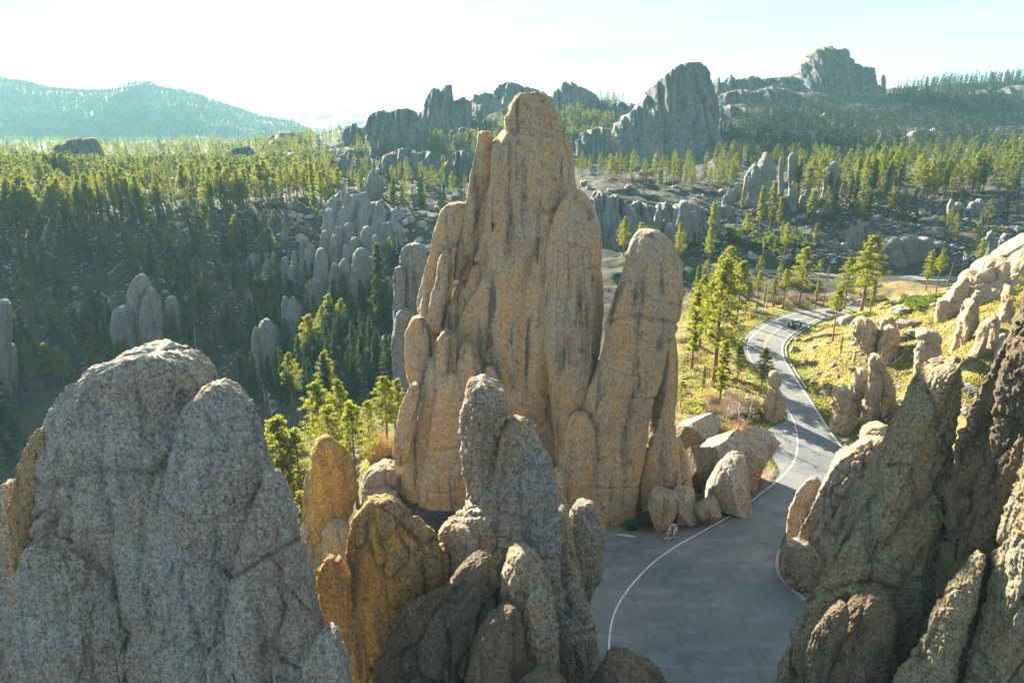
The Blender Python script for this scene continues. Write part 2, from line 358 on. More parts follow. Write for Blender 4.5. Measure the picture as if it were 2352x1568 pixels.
# far ridges
fm, n, bs = newmat('wooded slope'); b = NB(n); g = b.node('ShaderNodeNewGeometry')
c = b.mix(b.ramp(b.noise(g.outputs['Position'], .02, 8, .7), [(.42, 0.), (.6, 1.)]), (.010, .02, .018), (.03, .038, .034))
b.link(c, bs.inputs['Base Color']); bs.inputs['Roughness'].default_value = 1
RIDGES = {}
def ridge(name, sky_pts, Y0, back, front, foot, seed, amp):
    S = np.array(sky_pts, float); X, _, Z = wp(S[:, 0], S[:, 1], Y0)
    xs = np.linspace(X.min(), X.max(), 420); zc = np.interp(xs, X, Z)
    tt = np.concatenate([np.linspace(-1, 0, 60), np.linspace(0, 1, 30)[1:]])
    XX, T = np.meshgrid(xs, tt); YY = np.where(T < 0, Y0+T*front, Y0+T*back)
    prof = np.cos(np.clip(np.abs(T), 0, 1)*math.pi/2)**1.1
    ZZ = foot+(zc[None]-foot)*prof
    Pn = np.stack([XX, YY, XX*0+seed], -1)
    ZZ += fbm(Pn/(amp*14), 5)*amp*(1-prof**6*.85)+fbm(Pn/(amp*2.2), 3)*amp*.12
    k = np.arange(len(tt)-1)[:, None]*420+np.arange(419)[None]
    o = obj(name, mesh_from(name, np.stack([XX, YY, ZZ], -1).reshape(-1, 3), [np.stack([k, k+1, k+421, k+420], -1).reshape(-1, 4)], fm))
    tag(o, kind='structure'); RIDGES[name] = (XX, YY, ZZ)
ridge('mountain', [(-900, 250), (-500, 200), (-200, 165), (0, 184), (60, 193), (110, 206), (170, 212), (235, 214), (268, 214), (280, 209), (295, 213), (322, 203), (333, 195), (350, 195), (362, 206), (400, 211),
    (450, 221), (500, 238), (560, 258), (600, 272), (640, 280), (670, 284), (690, 292), (705, 302), (760, 330), (900, 350)], 2500, 700, 520, -10, 3, 16)
ridge('hills', [(200, 300), (500, 275), (580, 254), (640, 251), (720, 250), (790, 249), (850, 248), (900, 253), (960, 254), (1030, 252), (1150, 258), (1500, 270)], 6600, 500, 1200, -40, 9, 30)
ridge('hills', [(500, 330), (620, 300), (680, 284), (740, 277), (800, 274), (860, 273), (940, 272), (1000, 276), (1100, 290), (1300, 300)], 4600, 500, 900, -40, 5, 25)
# ------------------------------------------------------------------ rocks
def lobe(Y, thick, rows, seed=0, detail=1.0, lean=0.0, dY=0.0, rough=1.0, grooves=(), ground_it=True, power=.80, joints=1.0, blocks=1.0, facet=5, flutes=1.0):
    """solid rounded pillar whose outline passes through rows of (picture y, left x, right x) at distance Y"""
    R = np.array(rows, float); R = R[np.argsort(R[:, 0])]; Yc = Y+dY
    w0 = R[0, 2]-R[0, 1]; m0 = (R[0, 2]+R[0, 1])/2
    R = np.concatenate([[[R[0, 0]-.02*w0, m0-.30*w0, m0+.30*w0]], R])
    XL, _, Z = wp(R[:, 1], R[:, 0], Yc); XR, _, _ = wp(R[:, 2], R[:, 0], Yc)
    if ground_it:
        zg = float(ground((XL[-1]+XR[-1])/2, Yc))-2.5
        if Z[-1] > zg:
            e = (XR[-1]-XL[-1])*.06
            Z = np.append(Z, zg); XL = np.append(XL, XL[-1]-e); XR = np.append(XR, XR[-1]+e)
    Zi = -Z; H = Z[0]-Z[-1]
    pxh = F/Yc*.93; nv = int(np.clip(H*pxh/2.9*detail, 14, 420))
    t = np.linspace(0, 1, nv); t = np.concatenate([t[:1], np.linspace(0, t[1], 4)[1:-1], t[1:]])
    zs = Z[0]-H*t
    def sm(a):
        v = np.interp(-zs, Zi, a); kk = max(2, nv//40); ker = np.hanning(2*kk+3)[1:-1]; ker /= ker.sum()
        vp = np.concatenate([2*v[0]-v[1:kk+1][::-1], v, 2*v[-1]-v[-kk-1:-1][::-1]]); return np.convolve(vp, ker, 'valid')
    l, r = sm(XL), sm(XR); a = np.maximum((r-l)/2, .02); cx = (l+r)/2
    am = np.percentile(a, 80); bb = thick*np.sqrt(a*am); a0_ = a.copy()
    for _ in range(6):      # keep the outline where it was traced although the solid has depth
        tl, tr = l/Yc, r/Yc; l2 = l+np.sqrt(a*a+(tl*bb)**2)-a; r2 = r-np.sqrt(a*a+(tr*bb)**2)+a
        cx = (l2+r2)/2; a = np.maximum((r2-l2)/2, a0_*.4)
    # rounded crown
    nu = int(np.clip(2*math.pi*am*pxh/3.4*detail, 14, 380))
    ph = np.linspace(0, 2*math.pi, nu, endpoint=False); c, s = np.cos(ph), np.sin(ph)
    c = np.sign(c)*np.abs(c)**power; s = np.sign(s)*np.abs(s)**power
    cc = np.broadcast_to(c, (len(zs), nu)).copy(); ss = np.broadcast_to(s, (len(zs), nu)).copy()
    rgf_ = np.random.RandomState(seed*7+1); tz_ = (zs-zs[-1])/max(2*am, .5)
    for k_ in range(facet):
        th_ = k_*2*math.pi/facet+rgf_.uniform(-.35, .35)+.9*perlin(np.stack([tz_*.45, tz_*0+k_*3.3+seed, tz_*0], 1)); dd_ = rgf_.uniform(.74, .93)+.12*perlin(np.stack([tz_*.8, tz_*0+k_*5.1+seed, tz_*0+7], 1))
        if abs(math.cos(th_.mean())) > .93: dd_ = dd_*.3+.7
        nx_, ny_ = np.cos(th_)[:, None], np.sin(th_)[:, None]; o_ = np.clip(cc*nx_+ss*ny_-dd_[:, None], 0, None)*.85
        cc -= nx_*o_; ss -= ny_*o_
    P = np.empty((len(zs), nu, 3)); P[..., 0] = cx[:, None]+a[:, None]*cc; P[..., 1] = Yc+lean*(zs-zs[0])[:, None]+bb[:, None]*ss; P[..., 2] = zs[:, None]
    du = np.roll(P, -1, 1)-np.roll(P, 1, 1); dv = np.gradient(P, axis=0); N = np.cross(dv, du)
    N /= np.linalg.norm(N, axis=2, keepdims=True)+1e-9
    S = am*2; q = P+seed*13.7
    px = Yc/F*2.3      # metres per rendered pixel
    env = np.minimum(1, a/am*1.3)[:, None]; Y0K = 1+max(0, Yc-90)/160
    zst = np.array([1, 1, .38])
    d = fbm(q*zst/(.6*S), 2)*.065*S*env
    gn = perlin(q*np.array([1, 1, .16])/(.30*S)+3.1); d -= (np.clip(1-np.abs(gn)*4.5, 0, 1)**2)*.035*S*env*min(rough, 1.3)*flutes
    gn2 = perlin(q*np.array([1, 1, .25])/(.12*S)+8.1); d -= (np.clip(1-np.abs(gn2)*5, 0, 1)**2)*.009*S*env*rough*flutes
    tz = q[..., 2]/(.42*S)+q[..., 0]*.25/S+.35*perlin(q/(.6*S)+5); fr = np.abs(tz-np.round(tz)); msk = sstep(perlin(q/(.8*S)+21), -.05, .25)
    d -= np.exp(-(fr/.035)**2)*.022*S*msk*joints*env
    # fracture blocks: flat steps bounded by thin cracks
    if blocks:
        for sc_, am_ in ((.34*S, 1.0), (.13*S, .38)):
            if sc_ < px*2.5: continue
            F1, F2, R1 = worley(q*np.array([1, 1, .5])/sc_+.35*np.stack([perlin(q/(sc_*1.2)+3), perlin(q/(sc_*1.2)+11), perlin(q/(sc_*1.2)+23)], -1))
            e_ = F2-F1; d += ((R1-.5)*.12*sstep(e_, 0, .08)-.13*np.exp(-(e_/.055)**2)*sstep(R1, .25, .6))*sc_*am_*blocks*env
    f1 = perlin(q/(1.0+.1*S)); d += (np.abs(f1)-.25)*.10*(1+.05*S)*rough*env
    d += fbm(q/1.1, 3)*.085*rough*min(1, .5+S/12)*Y0K+np.abs(perlin(q/max(.30, px*2)))*.10*rough*Y0K+perlin(q/max(.16, px*1.2))*.045*rough*Y0K
    if grooves:
        gx, gy = proj(P[..., 0], P[..., 1], P[..., 2]); G = np.stack([gx.ravel(), gy.ravel()], 1); fr = (N[..., 1] < .35)
        for pl, wd, dep in grooves:
            dd = seg_dist(G, np.array(pl, float), False).reshape(gx.shape)
            if isinstance(dep, (int, float)): d -= dep*np.exp(-(dd/wd)**2)*fr
    P = P+N*d[..., None]
    n0, n1 = P.shape[:2]; i = np.arange(n0-1)[:, None]*n1; j = np.arange(n1)[None]; j2 = (j+1) % n1
    Fq = np.stack([i+j, i+n1+j, i+n1+j2, i+j2], -1).reshape(-1, 4)
    V = P.reshape(-1, 3); top = V[:n1].mean(0); V = np.concatenate([V, top[None]])
    Ft = np.stack([np.full(n1, len(V)-1), np.arange(n1), (np.arange(n1)+1) % n1], -1)
    return V, Fq, Ft
def join(parts):
    V = []; Q = []; T = []; o = 0
    for v, q, t in parts:
        V.append(v); Q.append(q+o); T.append(t+o); o += len(v)
    return np.concatenate(V), np.concatenate(Q), np.concatenate(T)
_seed = [0]
def rock(name, label, cat, Y, lobes, mat, group=None, caps=(), **kw):
    """lobes / caps: (dY, thick, rows[, overrides])"""
    def build(ls):
        ps = []
        for lb in ls:
            _seed[0] += 1; k = dict(kw); k.update(lb[3] if len(lb) > 3 else {})
            ps.append(lobe(Y, lb[1], lb[2], seed=_seed[0], dY=lb[0], **k))
        return join(ps)
    V, Q, T = build(lobes); base = np.array([V[:, 0].mean(), V[:, 1].mean(), V[:, 2].min()])
    me = mesh_from(name, V-base, [Q, T], M[mat]); o = obj(name, me, loc=base); tag(o, label, cat, group)
    if caps:
        V, Q, T = build([(c[0], c[1], c[2], dict(ground_it=False, **(c[3] if len(c) > 3 else {}))) for c in caps])
        obj('cap_rock', mesh_from('cap_rock', V-base, [Q, T], M[mat]), parent=o)
    return o

# --- the tall central spire
rock('rock_spire', 'tallest brown granite spire in the middle, with a knobbly square head at its top', 'rock spire', 88, [
    (0, .62, [(285, 1168, 1280), (300, 1142, 1296), (340, 1112, 1312), (400, 1098, 1318), (460, 1078, 1322), (540, 1062, 1342), (640, 1036, 1362), (740, 1010, 1376), (820, 1000, 1376), (900, 992, 1366), (1000, 982, 1330), (1080, 985, 1300), (1200, 985, 1290)],
     dict(grooves=[([(1160, 285), (1200, 297), (1245, 308), (1282, 302)], 8, .7), ([(1140, 300), (1150, 400), (1180, 520)], 7, .25), ([(1125, 520), (1100, 580), (1085, 640), (1050, 700), (1030, 760)], 7, .7), ([(1240, 560), (1215, 640), (1200, 760), (1190, 900)], 12, .5), ([(1120, 330), (1108, 420), (1085, 520), (1060, 600), (1048, 640)], 6, .8)])),
    (-1, .8, [(214, 1198, 1240), (222, 1184, 1262), (245, 1170, 1274), (275, 1160, 1280), (300, 1165, 1290), (340, 1170, 1296), (400, 1172, 1290)], dict(ground_it=False, rough=1.8)),
    (-5.6, .8, [(437, 1312, 1336), (460, 1292, 1356), (500, 1276, 1370), (560, 1263, 1378), (640, 1252, 1383), (720, 1246, 1384), (780, 1246, 1382), (850, 1252, 1378), (930, 1262, 1350), (1000, 1272, 1322), (1065, 1276, 1300), (1150, 1280, 1300)]),
    (1, .8, [(467, 1035, 1068), (480, 1014, 1074), (520, 1000, 1066), (580, 984, 1052), (640, 968, 1045), (720, 956, 1030), (760, 955, 1015), (850, 945, 1010), (950, 930, 1000), (1050, 918, 990)]),
    (.5, .9, [(302, 1100, 1128), (312, 1097, 1132), (350, 1092, 1135), (420, 1076, 1128), (480, 1062, 1112), (560, 1046, 1098), (640, 1038, 1080)], dict(ground_it=False)),
    (-2, .9, [(570, 1025, 1050), (590, 1008, 1045), (640, 1000, 1042), (700, 985, 1028), (760, 975, 1012)], dict(ground_it=False)),
    (-3, .9, [(729, 946, 972), (745, 936, 986), (770, 930, 990), (820, 929, 992), (870, 935, 988), (910, 945, 980)]),
    (-5, .6, [(826, 985, 1065), (860, 975, 1110), (900, 965, 1125), (960, 952, 1135), (1040, 935, 1150), (1100, 915, 1150), (1170, 908, 1140), (1200, 905, 1125)], dict(grooves=[([(1000, 900), (975, 1000), (955, 1100), (950, 1180)], 6, .6)])),
    (-6.5, .9, [(760, 1018, 1035), (768, 1008, 1044), (790, 994, 1054), (820, 992, 1052), (850, 996, 1056)], dict(ground_it=False)),
    (-6, .8, [(790, 1060, 1082), (810, 1045, 1100), (850, 1030, 1112), (900, 1020, 1118), (960, 1010, 1110)], dict(ground_it=False)),
    (-7, .8, [(842, 1118, 1132), (855, 1112, 1140), (880, 1112, 1140), (900, 1118, 1136)], dict(ground_it=False)),
    (-7, .9, [(880, 945, 968), (920, 925, 966), (980, 908, 955), (1040, 900, 945), (1065, 905, 930)], dict(ground_it=False)),
], 'spire', blocks=.12, facet=7, flutes=.28)
rock('rock_spire', 'second tall blunt granite spire, standing between the tallest spire and the road', 'rock spire', 80, [
    (0, .75, [(529, 1470, 1512), (540, 1456, 1530), (560, 1446, 1546), (590, 1440, 1556), (620, 1436, 1562), (680, 1412, 1560), (740, 1397, 1548), (800, 1385, 1530), (870, 1365, 1520), (930, 1345, 1502), (1000, 1320, 1490), (1080, 1300, 1476), (1150, 1296, 1462), (1180, 1310, 1455), (1196, 1335, 1440)],
     dict(ground_it=False, grooves=[([(1400, 738), (1470, 725), (1548, 742)], 4, .35), ([(1440, 640), (1500, 690), (1550, 700)], 3, .2)])),
    (2, .8, [(735, 1528, 1546), (760, 1512, 1555), (830, 1492, 1560), (900, 1482, 1558), (960, 1482, 1549), (1040, 1458, 1560), (1100, 1445, 1562), (1160, 1430, 1545), (1200, 1425, 1515)]),
    (5, .6, [(1000, 1340, 1470), (1100, 1320, 1465), (1200, 1320, 1470)]),
    (-2, .8, [(946, 1322, 1345), (960, 1305, 1358), (1000, 1294, 1368), (1060, 1284, 1378), (1140, 1280, 1380), (1190, 1300, 1385)]),
    (3, .8, [(1000, 1540, 1560), (1050, 1525, 1580), (1110, 1510, 1590), (1160, 1500, 1590)]),
    (-3, .9, [(1075, 1270, 1300), (1100, 1262, 1312), (1150, 1258, 1320)]),
], 'spire', blocks=.12, flutes=.28)
# --- giant lichen covered dome, front left
dome = rock('rock_dome', 'huge grey lichen covered granite dome filling the lower left corner', 'rock dome', 41, [
    (0, .5, [(806, 300, 425), (812, 240, 450), (824, 200, 465), (846, 168, 485), (880, 120, 500), (930, 92, 520), (1000, 52, 545), (1080, 26, 560), (1150, 22, 580), (1240, 22, 600), (1400, 30, 600), (1568, 30, 600)],
     dict(grooves=[([(500, 862), (440, 950), (400, 1030), (345, 1100), (330, 1200), (310, 1350)], 9, .45), ([(168, 850), (150, 930), (165, 985)], 10, .25), ([(200, 830), (300, 812), (440, 792)], 6, .25),
                   ([(28, 1260), (110, 1215), (160, 1150), (190, 1050)], 10, .3), ([(250, 1568), (300, 1440), (420, 1400), (520, 1500)], 14, .4), ([(190, 1568), (180, 1400), (220, 1250)], 10, .25)])),
    (-3.0, .5, [(884, 484, 522), (900, 446, 562), (930, 425, 588), (960, 412, 602), (1010, 396, 622), (1070, 385, 628), (1120, 375, 628), (1200, 365, 622), (1300, 350, 610), (1420, 340, 610), (1568, 340, 640)]),
    (-4.2, .5, [(1240, 60, 120), (1265, 40, 200), (1300, 32, 260), (1400, 30, 290), (1568, 34, 300)]),
    (1.0, .5, [(1110, 2, 30), (1200, -20, 40), (1350, -40, 60), (1568, -60, 90)]),
], 'front', rough=1.7, blocks=.5, flutes=.5)
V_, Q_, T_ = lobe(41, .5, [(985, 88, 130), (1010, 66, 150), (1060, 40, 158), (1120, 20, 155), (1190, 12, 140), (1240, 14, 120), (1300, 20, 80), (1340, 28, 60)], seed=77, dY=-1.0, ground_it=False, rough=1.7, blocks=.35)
tag(obj('bounce_lit_flank', mesh_from('bounce_lit_flank', V_-np.array(dome.location), [Q_, T_], M['flank']), parent=dome), 'flank coloured golden for warm bounced light')  # same rock as the dome; lobe added to carry the painted bounce light
rock('rock_pillar', 'grey leaning pillar split by a diagonal crack, against the right side of the grey dome', 'rock pillar', 36.2, [
    (0, .6, [(1110, 592, 640), (1150, 578, 668), (1210, 556, 682), (1280, 534, 698), (1360, 515, 716), (1440, 498, 738), (1500, 478, 750), (1568, 458, 765)],
     dict(grooves=[([(522, 1332), (600, 1290), (690, 1236)], 4, .5)])),
], 'front', caps=[(-.3, .8, [(1080, 606, 640), (1092, 600, 654), (1115, 597, 661), (1135, 602, 660)])], rough=1.5)
rock('rock_spike', 'small pointed grey rock tip poking up at the foot of the split pillar', 'rock spike', 31, [
    (0, .8, [(1446, 748, 775), (1470, 726, 788), (1510, 704, 798), (1568, 690, 812), (1620, 685, 820)])], 'front', rough=1.3)
# --- foreground cluster
rock('rock_needle', 'rough grey needle with an orange hollow at its foot, in front of the tallest spire', 'rock needle', 48, [
    (0, .8, [(876, 1080, 1125), (884, 1074, 1152), (908, 1068, 1166), (950, 1060, 1166), (1000, 1058, 1162), (1060, 1062, 1165), (1110, 1070, 1180), (1160, 1072, 1200), (1250, 1040, 1240)], dict(rough=1.6, power=.65)),
    (-1.5, .7, [(972, 1175, 1212), (985, 1160, 1230), (1010, 1150, 1246), (1050, 1140, 1264), (1100, 1126, 1280), (1145, 1100, 1290), (1180, 1070, 1296), (1230, 1020, 1310), (1300, 1000, 1335), (1400, 1000, 1362), (1500, 1000, 1366), (1568, 1000, 1366)],
     dict(rough=2.0, grooves=[([(1168, 1000), (1150, 1080), (1140, 1140)], 5, .3), ([(1250, 1200), (1300, 1160), (1290, 1260), (1300, 1400)], 7, .4), ([(1060, 1190), (1150, 1175), (1240, 1210)], 5, .25)])),
    (-.5, .8, [(1168, 1265, 1295), (1190, 1250, 1312), (1250, 1240, 1325), (1400, 1230, 1350)]),
], 'centre', blocks=1.0, power=.72)
rock('rock_boss', 'rounded grey knob leaning out over the left edge of the car park', 'rock boss', 49.5, [
    (0, .8, [(1153, 1325, 1355), (1165, 1311, 1370), (1200, 1303, 1387), (1250, 1300, 1392), (1300, 1303, 1384), (1350, 1300, 1366), (1400, 1300, 1352), (1480, 1290, 1365), (1568, 1290, 1366)])], 'centre', rough=1.2)
rock('rock_fin', 'big yellow ochre rock fin with a peaked top, lower middle', 'rock fin', 44, [
    (0, .45, [(1144, 852, 902), (1152, 838, 920), (1175, 818, 945), (1200, 800, 968), (1230, 788, 1003), (1265, 783, 1034), (1300, 788, 1042), (1350, 790, 1040), (1420, 792, 1030), (1568, 800, 1000)], dict(grooves=[([(800, 1270), (805, 1400), (830, 1568)], 7, .35)])),
    (.8, .6, [(1278, 752, 766), (1290, 742, 778), (1315, 727, 790), (1350, 724, 800), (1420, 735, 810), (1500, 755, 830), (1568, 770, 850)]),
    (.5, .8, [(1282, 770, 784), (1310, 768, 800), (1400, 768, 815), (1500, 775, 830)]),
], 'ochre', rough=1.0, joints=.5)
rock('boulder', 'pale flat boulder perched on the ledge beside the ochre fin', 'boulder', 45.2, [
    (0, .8, [(1203, 1035, 1085), (1212, 1018, 1108), (1226, 1008, 1122), (1240, 1020, 1120), (1252, 1035, 1080), (1258, 1045, 1070)], dict(ground_it=False, rough=1.4))], 'boulder' if False else 'hoodoo')
rock('rock_block', 'narrow brown block wedged under the pale perched boulder', 'rock block', 45.4, [
    (0, .8, [(1248, 1045, 1080), (1270, 1040, 1088), (1320, 1036, 1090), (1400, 1030, 1095)])], 'centre')
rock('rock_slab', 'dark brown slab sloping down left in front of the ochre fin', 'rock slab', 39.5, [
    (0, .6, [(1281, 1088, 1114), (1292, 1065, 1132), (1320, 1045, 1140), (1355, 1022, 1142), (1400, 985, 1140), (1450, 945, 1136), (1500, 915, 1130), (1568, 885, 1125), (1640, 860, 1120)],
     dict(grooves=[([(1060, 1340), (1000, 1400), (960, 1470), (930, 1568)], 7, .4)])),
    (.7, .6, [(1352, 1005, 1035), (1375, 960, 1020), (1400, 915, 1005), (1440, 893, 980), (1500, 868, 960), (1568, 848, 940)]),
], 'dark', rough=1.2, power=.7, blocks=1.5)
rock('rock_column', 'grey rounded column right of the dark slab, with a notch near its top', 'rock column', 39, [
    (0, .8, [(1264, 1182, 1214), (1275, 1162, 1232), (1300, 1148, 1246), (1340, 1140, 1260), (1400, 1138, 1270), (1480, 1134, 1268), (1568, 1120, 1270)], dict(rough=1.5)),
    (-1.0, .8, [(1346, 1214, 1236), (1362, 1202, 1252), (1400, 1195, 1272), (1450, 1192, 1284), (1510, 1190, 1280), (1568, 1185, 1270)], dict(rough=1.5)),
], 'centre')
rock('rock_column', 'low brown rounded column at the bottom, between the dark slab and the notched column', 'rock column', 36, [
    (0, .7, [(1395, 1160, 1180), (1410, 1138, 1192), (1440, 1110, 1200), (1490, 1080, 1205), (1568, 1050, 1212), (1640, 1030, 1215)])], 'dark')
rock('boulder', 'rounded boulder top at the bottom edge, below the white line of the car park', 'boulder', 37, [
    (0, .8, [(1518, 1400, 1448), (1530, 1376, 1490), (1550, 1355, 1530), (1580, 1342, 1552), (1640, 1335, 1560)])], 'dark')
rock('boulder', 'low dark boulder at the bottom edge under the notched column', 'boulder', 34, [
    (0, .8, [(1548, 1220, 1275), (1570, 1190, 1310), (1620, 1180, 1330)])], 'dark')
# --- right foreground
rock('rock_slab', 'tall olive grey slab leaning right to a sharp corner, in front of the sunlit hillside', 'rock slab', 41, [
    (0, .42, [(820, 2192, 2212), (830, 2150, 2213), (845, 2120, 2212), (880, 2094, 2210), (950, 2060, 2198), (1050, 2006, 2194), (1150, 1948, 2190), (1250, 1897, 2178), (1350, 1850, 2170), (1450, 1812, 2190), (1568, 1762, 2260), (1660, 1720, 2280)],
     dict(grooves=[([(2204, 860), (2180, 930), (2160, 990)], 5, .5), ([(2190, 1100), (2120, 1180), (2060, 1260)], 12, .25), ([(2000, 1290), (2100, 1330), (2180, 1320)], 8, .35), ([(1870, 1370), (1960, 1340), (2050, 1350)], 7, .3)])),
], 'right', rough=1.7, power=.7, blocks=1.2)
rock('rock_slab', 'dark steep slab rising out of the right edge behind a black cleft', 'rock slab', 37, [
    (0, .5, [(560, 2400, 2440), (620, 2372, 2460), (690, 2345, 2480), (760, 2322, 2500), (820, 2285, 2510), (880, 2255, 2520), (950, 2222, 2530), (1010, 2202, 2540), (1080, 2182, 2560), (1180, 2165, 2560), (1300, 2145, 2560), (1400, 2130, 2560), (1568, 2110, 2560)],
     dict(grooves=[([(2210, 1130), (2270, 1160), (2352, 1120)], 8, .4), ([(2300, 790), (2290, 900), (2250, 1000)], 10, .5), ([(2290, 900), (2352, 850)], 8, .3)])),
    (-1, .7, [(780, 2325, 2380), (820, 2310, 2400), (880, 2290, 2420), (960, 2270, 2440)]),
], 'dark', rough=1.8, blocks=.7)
rock('rock_slab', 'pointed slab with an orange flank, near the bottom right corner', 'rock slab', 33.5, [
    (0, .5, [(1270, 2246, 2257), (1300, 2220, 2256), (1350, 2184, 2250), (1420, 2145, 2236), (1500, 2105, 2214), (1568, 2062, 2200), (1660, 2000, 2180)])], 'right', rough=1.5)
rock('rock_slab', 'yellow green stained rock mass in the bottom right corner', 'rock slab', 32, [
    (0, .6, [(985, 2370, 2440), (1060, 2342, 2480), (1150, 2312, 2510), (1250, 2284, 2520), (1350, 2266, 2540), (1450, 2248, 2560), (1568, 2216, 2560), (1660, 2200, 2560)], dict(grooves=[([(2290, 1450), (2330, 1400), (2352, 1380)], 8, .3)]))], 'right', rough=1.6)
rock('rock_slab', 'brown round topped slab low in front of the tall olive slab', 'rock slab', 37, [
    (0, .6, [(1353, 2012, 2038), (1368, 1978, 2052), (1400, 1945, 2062), (1450, 1922, 2066), (1510, 1898, 2068), (1568, 1880, 2062), (1660, 1850, 2060)])], 'dark', rough=1.3)
rock('rock_slab', 'thin sharp flake left of the brown round topped slab', 'rock slab', 36.5, [
    (0, .6, [(1386, 1932, 1948), (1405, 1900, 1952), (1440, 1872, 1945), (1500, 1846, 1915), (1568, 1822, 1895), (1660, 1790, 1880)])], 'dark')
rock('rock_outcrop', 'sunlit cream rock outcrop along the right edge of the car park', 'rock outcrop', 66, [
    (0, .6, [(1008, 1995, 2045), (1030, 1955, 2060), (1060, 1918, 2060), (1110, 1886, 2040), (1160, 1858, 2000), (1210, 1832, 1960), (1260, 1808, 1940), (1300, 1794, 1920), (1340, 1800, 1900)],
     dict(grooves=[([(1990, 1080), (1930, 1150), (1900, 1240)], 7, .5), ([(1880, 1200), (1850, 1260)], 5, .3)])),
    (-1.5, .6, [(1245, 1800, 1860), (1270, 1790, 1880), (1310, 1790, 1880), (1345, 1812, 1880)]),
    (3, .6, [(975, 2005, 2050), (990, 1975, 2070), (1030, 1965, 2080)]),
], 'hoodoo', rough=1.2, blocks=1.5, power=.7)
rock('rock_flake', 'brown curved flake leaning against the sunlit cream outcrop above the road', 'rock flake', 70, [
    (0, .7, [(1098, 1862, 1884), (1108, 1846, 1886), (1130, 1828, 1876), (1165, 1814, 1856), (1200, 1806, 1838), (1235, 1803, 1824)])], 'centre')
# --- behind the ochre fin
rock('rock_pillar', 'curved brown pillar with a yellow flank, between the pine trees left of the tallest spire', 'rock pillar', 72, [
    (0, .8, [(1002, 738, 752), (1010, 724, 762), (1035, 712, 790), (1080, 700, 812), (1130, 695, 818), (1180, 698, 810), (1230, 706, 790), (1280, 720, 780)], dict(lean=0.02))], 'ochre')
for i, (dY, rows, lab) in enumerate([
    (84, [(1068, 870, 910), (1080, 845, 920), (1110, 828, 925), (1150, 825, 930)], 'streaked green and cream ledge rock below the golden shrub'),
    (80, [(1130, 868, 912), (1145, 840, 920), (1180, 830, 925)], 'lower streaked ledge rock touching the base of the tallest spire'),
    (72, [(1175, 700, 745), (1205, 690, 765), (1240, 690, 775)], 'grey boulder in the gully under the curved brown pillar'),
    (66, [(1275, 745, 780), (1300, 735, 800)], 'dark boulder deep in the gully behind the ochre fin'),
    (67, [(1205, 750, 800), (1225, 738, 812), (1250, 735, 815)], 'purple grey boulder in the gully left of the ochre fin')]):
    rock('boulder', lab, 'boulder', dY, [(0, .8, rows)], 'centre', group='boulders in the gully')
# --- boulder pile beside the road
PILE = [
    (89, .6, [(1042, 1650, 1680), (1052, 1636, 1700), (1080, 1626, 1716), (1110, 1624, 1726), (1140, 1634, 1730), (1165, 1650, 1728), (1178, 1690, 1722)], 'boulder with a flat blue green face in the middle of the roadside pile', 'front'),
    (91, .7, [(1034, 1706, 1728), (1045, 1696, 1742), (1075, 1690, 1751), (1110, 1698, 1750), (1130, 1706, 1742)], 'upright tan boulder with a split face, right of the flat blue green one', 'hoodoo'),
    (94, .6, [(986, 1600, 1640), (993, 1592, 1680), (1005, 1590, 1720), (1020, 1594, 1745), (1040, 1610, 1775), (1060, 1640, 1786), (1085, 1700, 1786), (1100, 1745, 1780)], 'longest cream topped boulder lying across the top of the roadside pile', 'hoodoo'),
    (102, .6, [(958, 1588, 1625), (966, 1570, 1645), (985, 1558, 1660), (1010, 1556, 1650)], 'flat topped boulder at the back of the roadside pile', 'front'),
    (98, .7, [(975, 1555, 1590), (990, 1548, 1606), (1030, 1550, 1610)], 'dark boulder wedged between the second spire and the roadside pile', 'dark'),
    (87, .7, [(1032, 1580, 1602), (1045, 1566, 1618), (1075, 1562, 1636), (1110, 1570, 1640), (1135, 1580, 1640)], 'dark brown boulder with a blue green top, left side of the roadside pile', 'centre'),
    (86.5, .7, [(1032, 1602, 1620), (1050, 1600, 1640), (1080, 1606, 1650)], 'small sunlit cornered boulder above the dark brown one', 'hoodoo'),
    (81.5, .8, [(1143, 1606, 1625), (1152, 1596, 1640), (1175, 1590, 1654), (1198, 1596, 1658), (1206, 1615, 1655)], 'round brown boulder at the edge of the car park, lowest of the pile', 'hoodoo'),
    (80, .8, [(1127, 1520, 1540), (1140, 1505, 1556), (1170, 1494, 1562), (1200, 1485, 1552), (1216, 1486, 1538)], 'tan boulder behind the stone framed notice', 'hoodoo'),
    (81.5, .8, [(1125, 1545, 1575), (1145, 1535, 1595), (1180, 1540, 1602), (1205, 1548, 1592)], 'grey ribbed boulder right of the stone framed notice', 'front'),
    (85, .8, [(1104, 1562, 1580), (1115, 1552, 1592), (1135, 1552, 1594)], 'small brown boulder inside the dark gap of the pile', 'centre'),
    (84, .8, [(1112, 1595, 1610), (1122, 1592, 1618), (1138, 1594, 1620)], 'smallest grey boulder inside the dark gap of the pile', 'front'),
    (88, .7, [(1158, 1672, 1700), (1168, 1664, 1712), (1178, 1670, 1708)], 'low brown rock under the flat blue green boulder beside the white line', 'centre'),
    (88, .8, [(1080, 1552, 1566), (1095, 1548, 1572), (1120, 1548, 1570)], 'narrow upright stone against the foot of the second spire', 'centre')]
def ico_arrays(sub):
    bm = bmesh.new(); bmesh.ops.create_icosphere(bm, subdivisions=sub, radius=1)
    V = np.array([v_.co[:] for v_ in bm.verts]); T = np.array([[q.index for q in f_.verts] for f_ in bm.faces]); bm.free(); return V, T
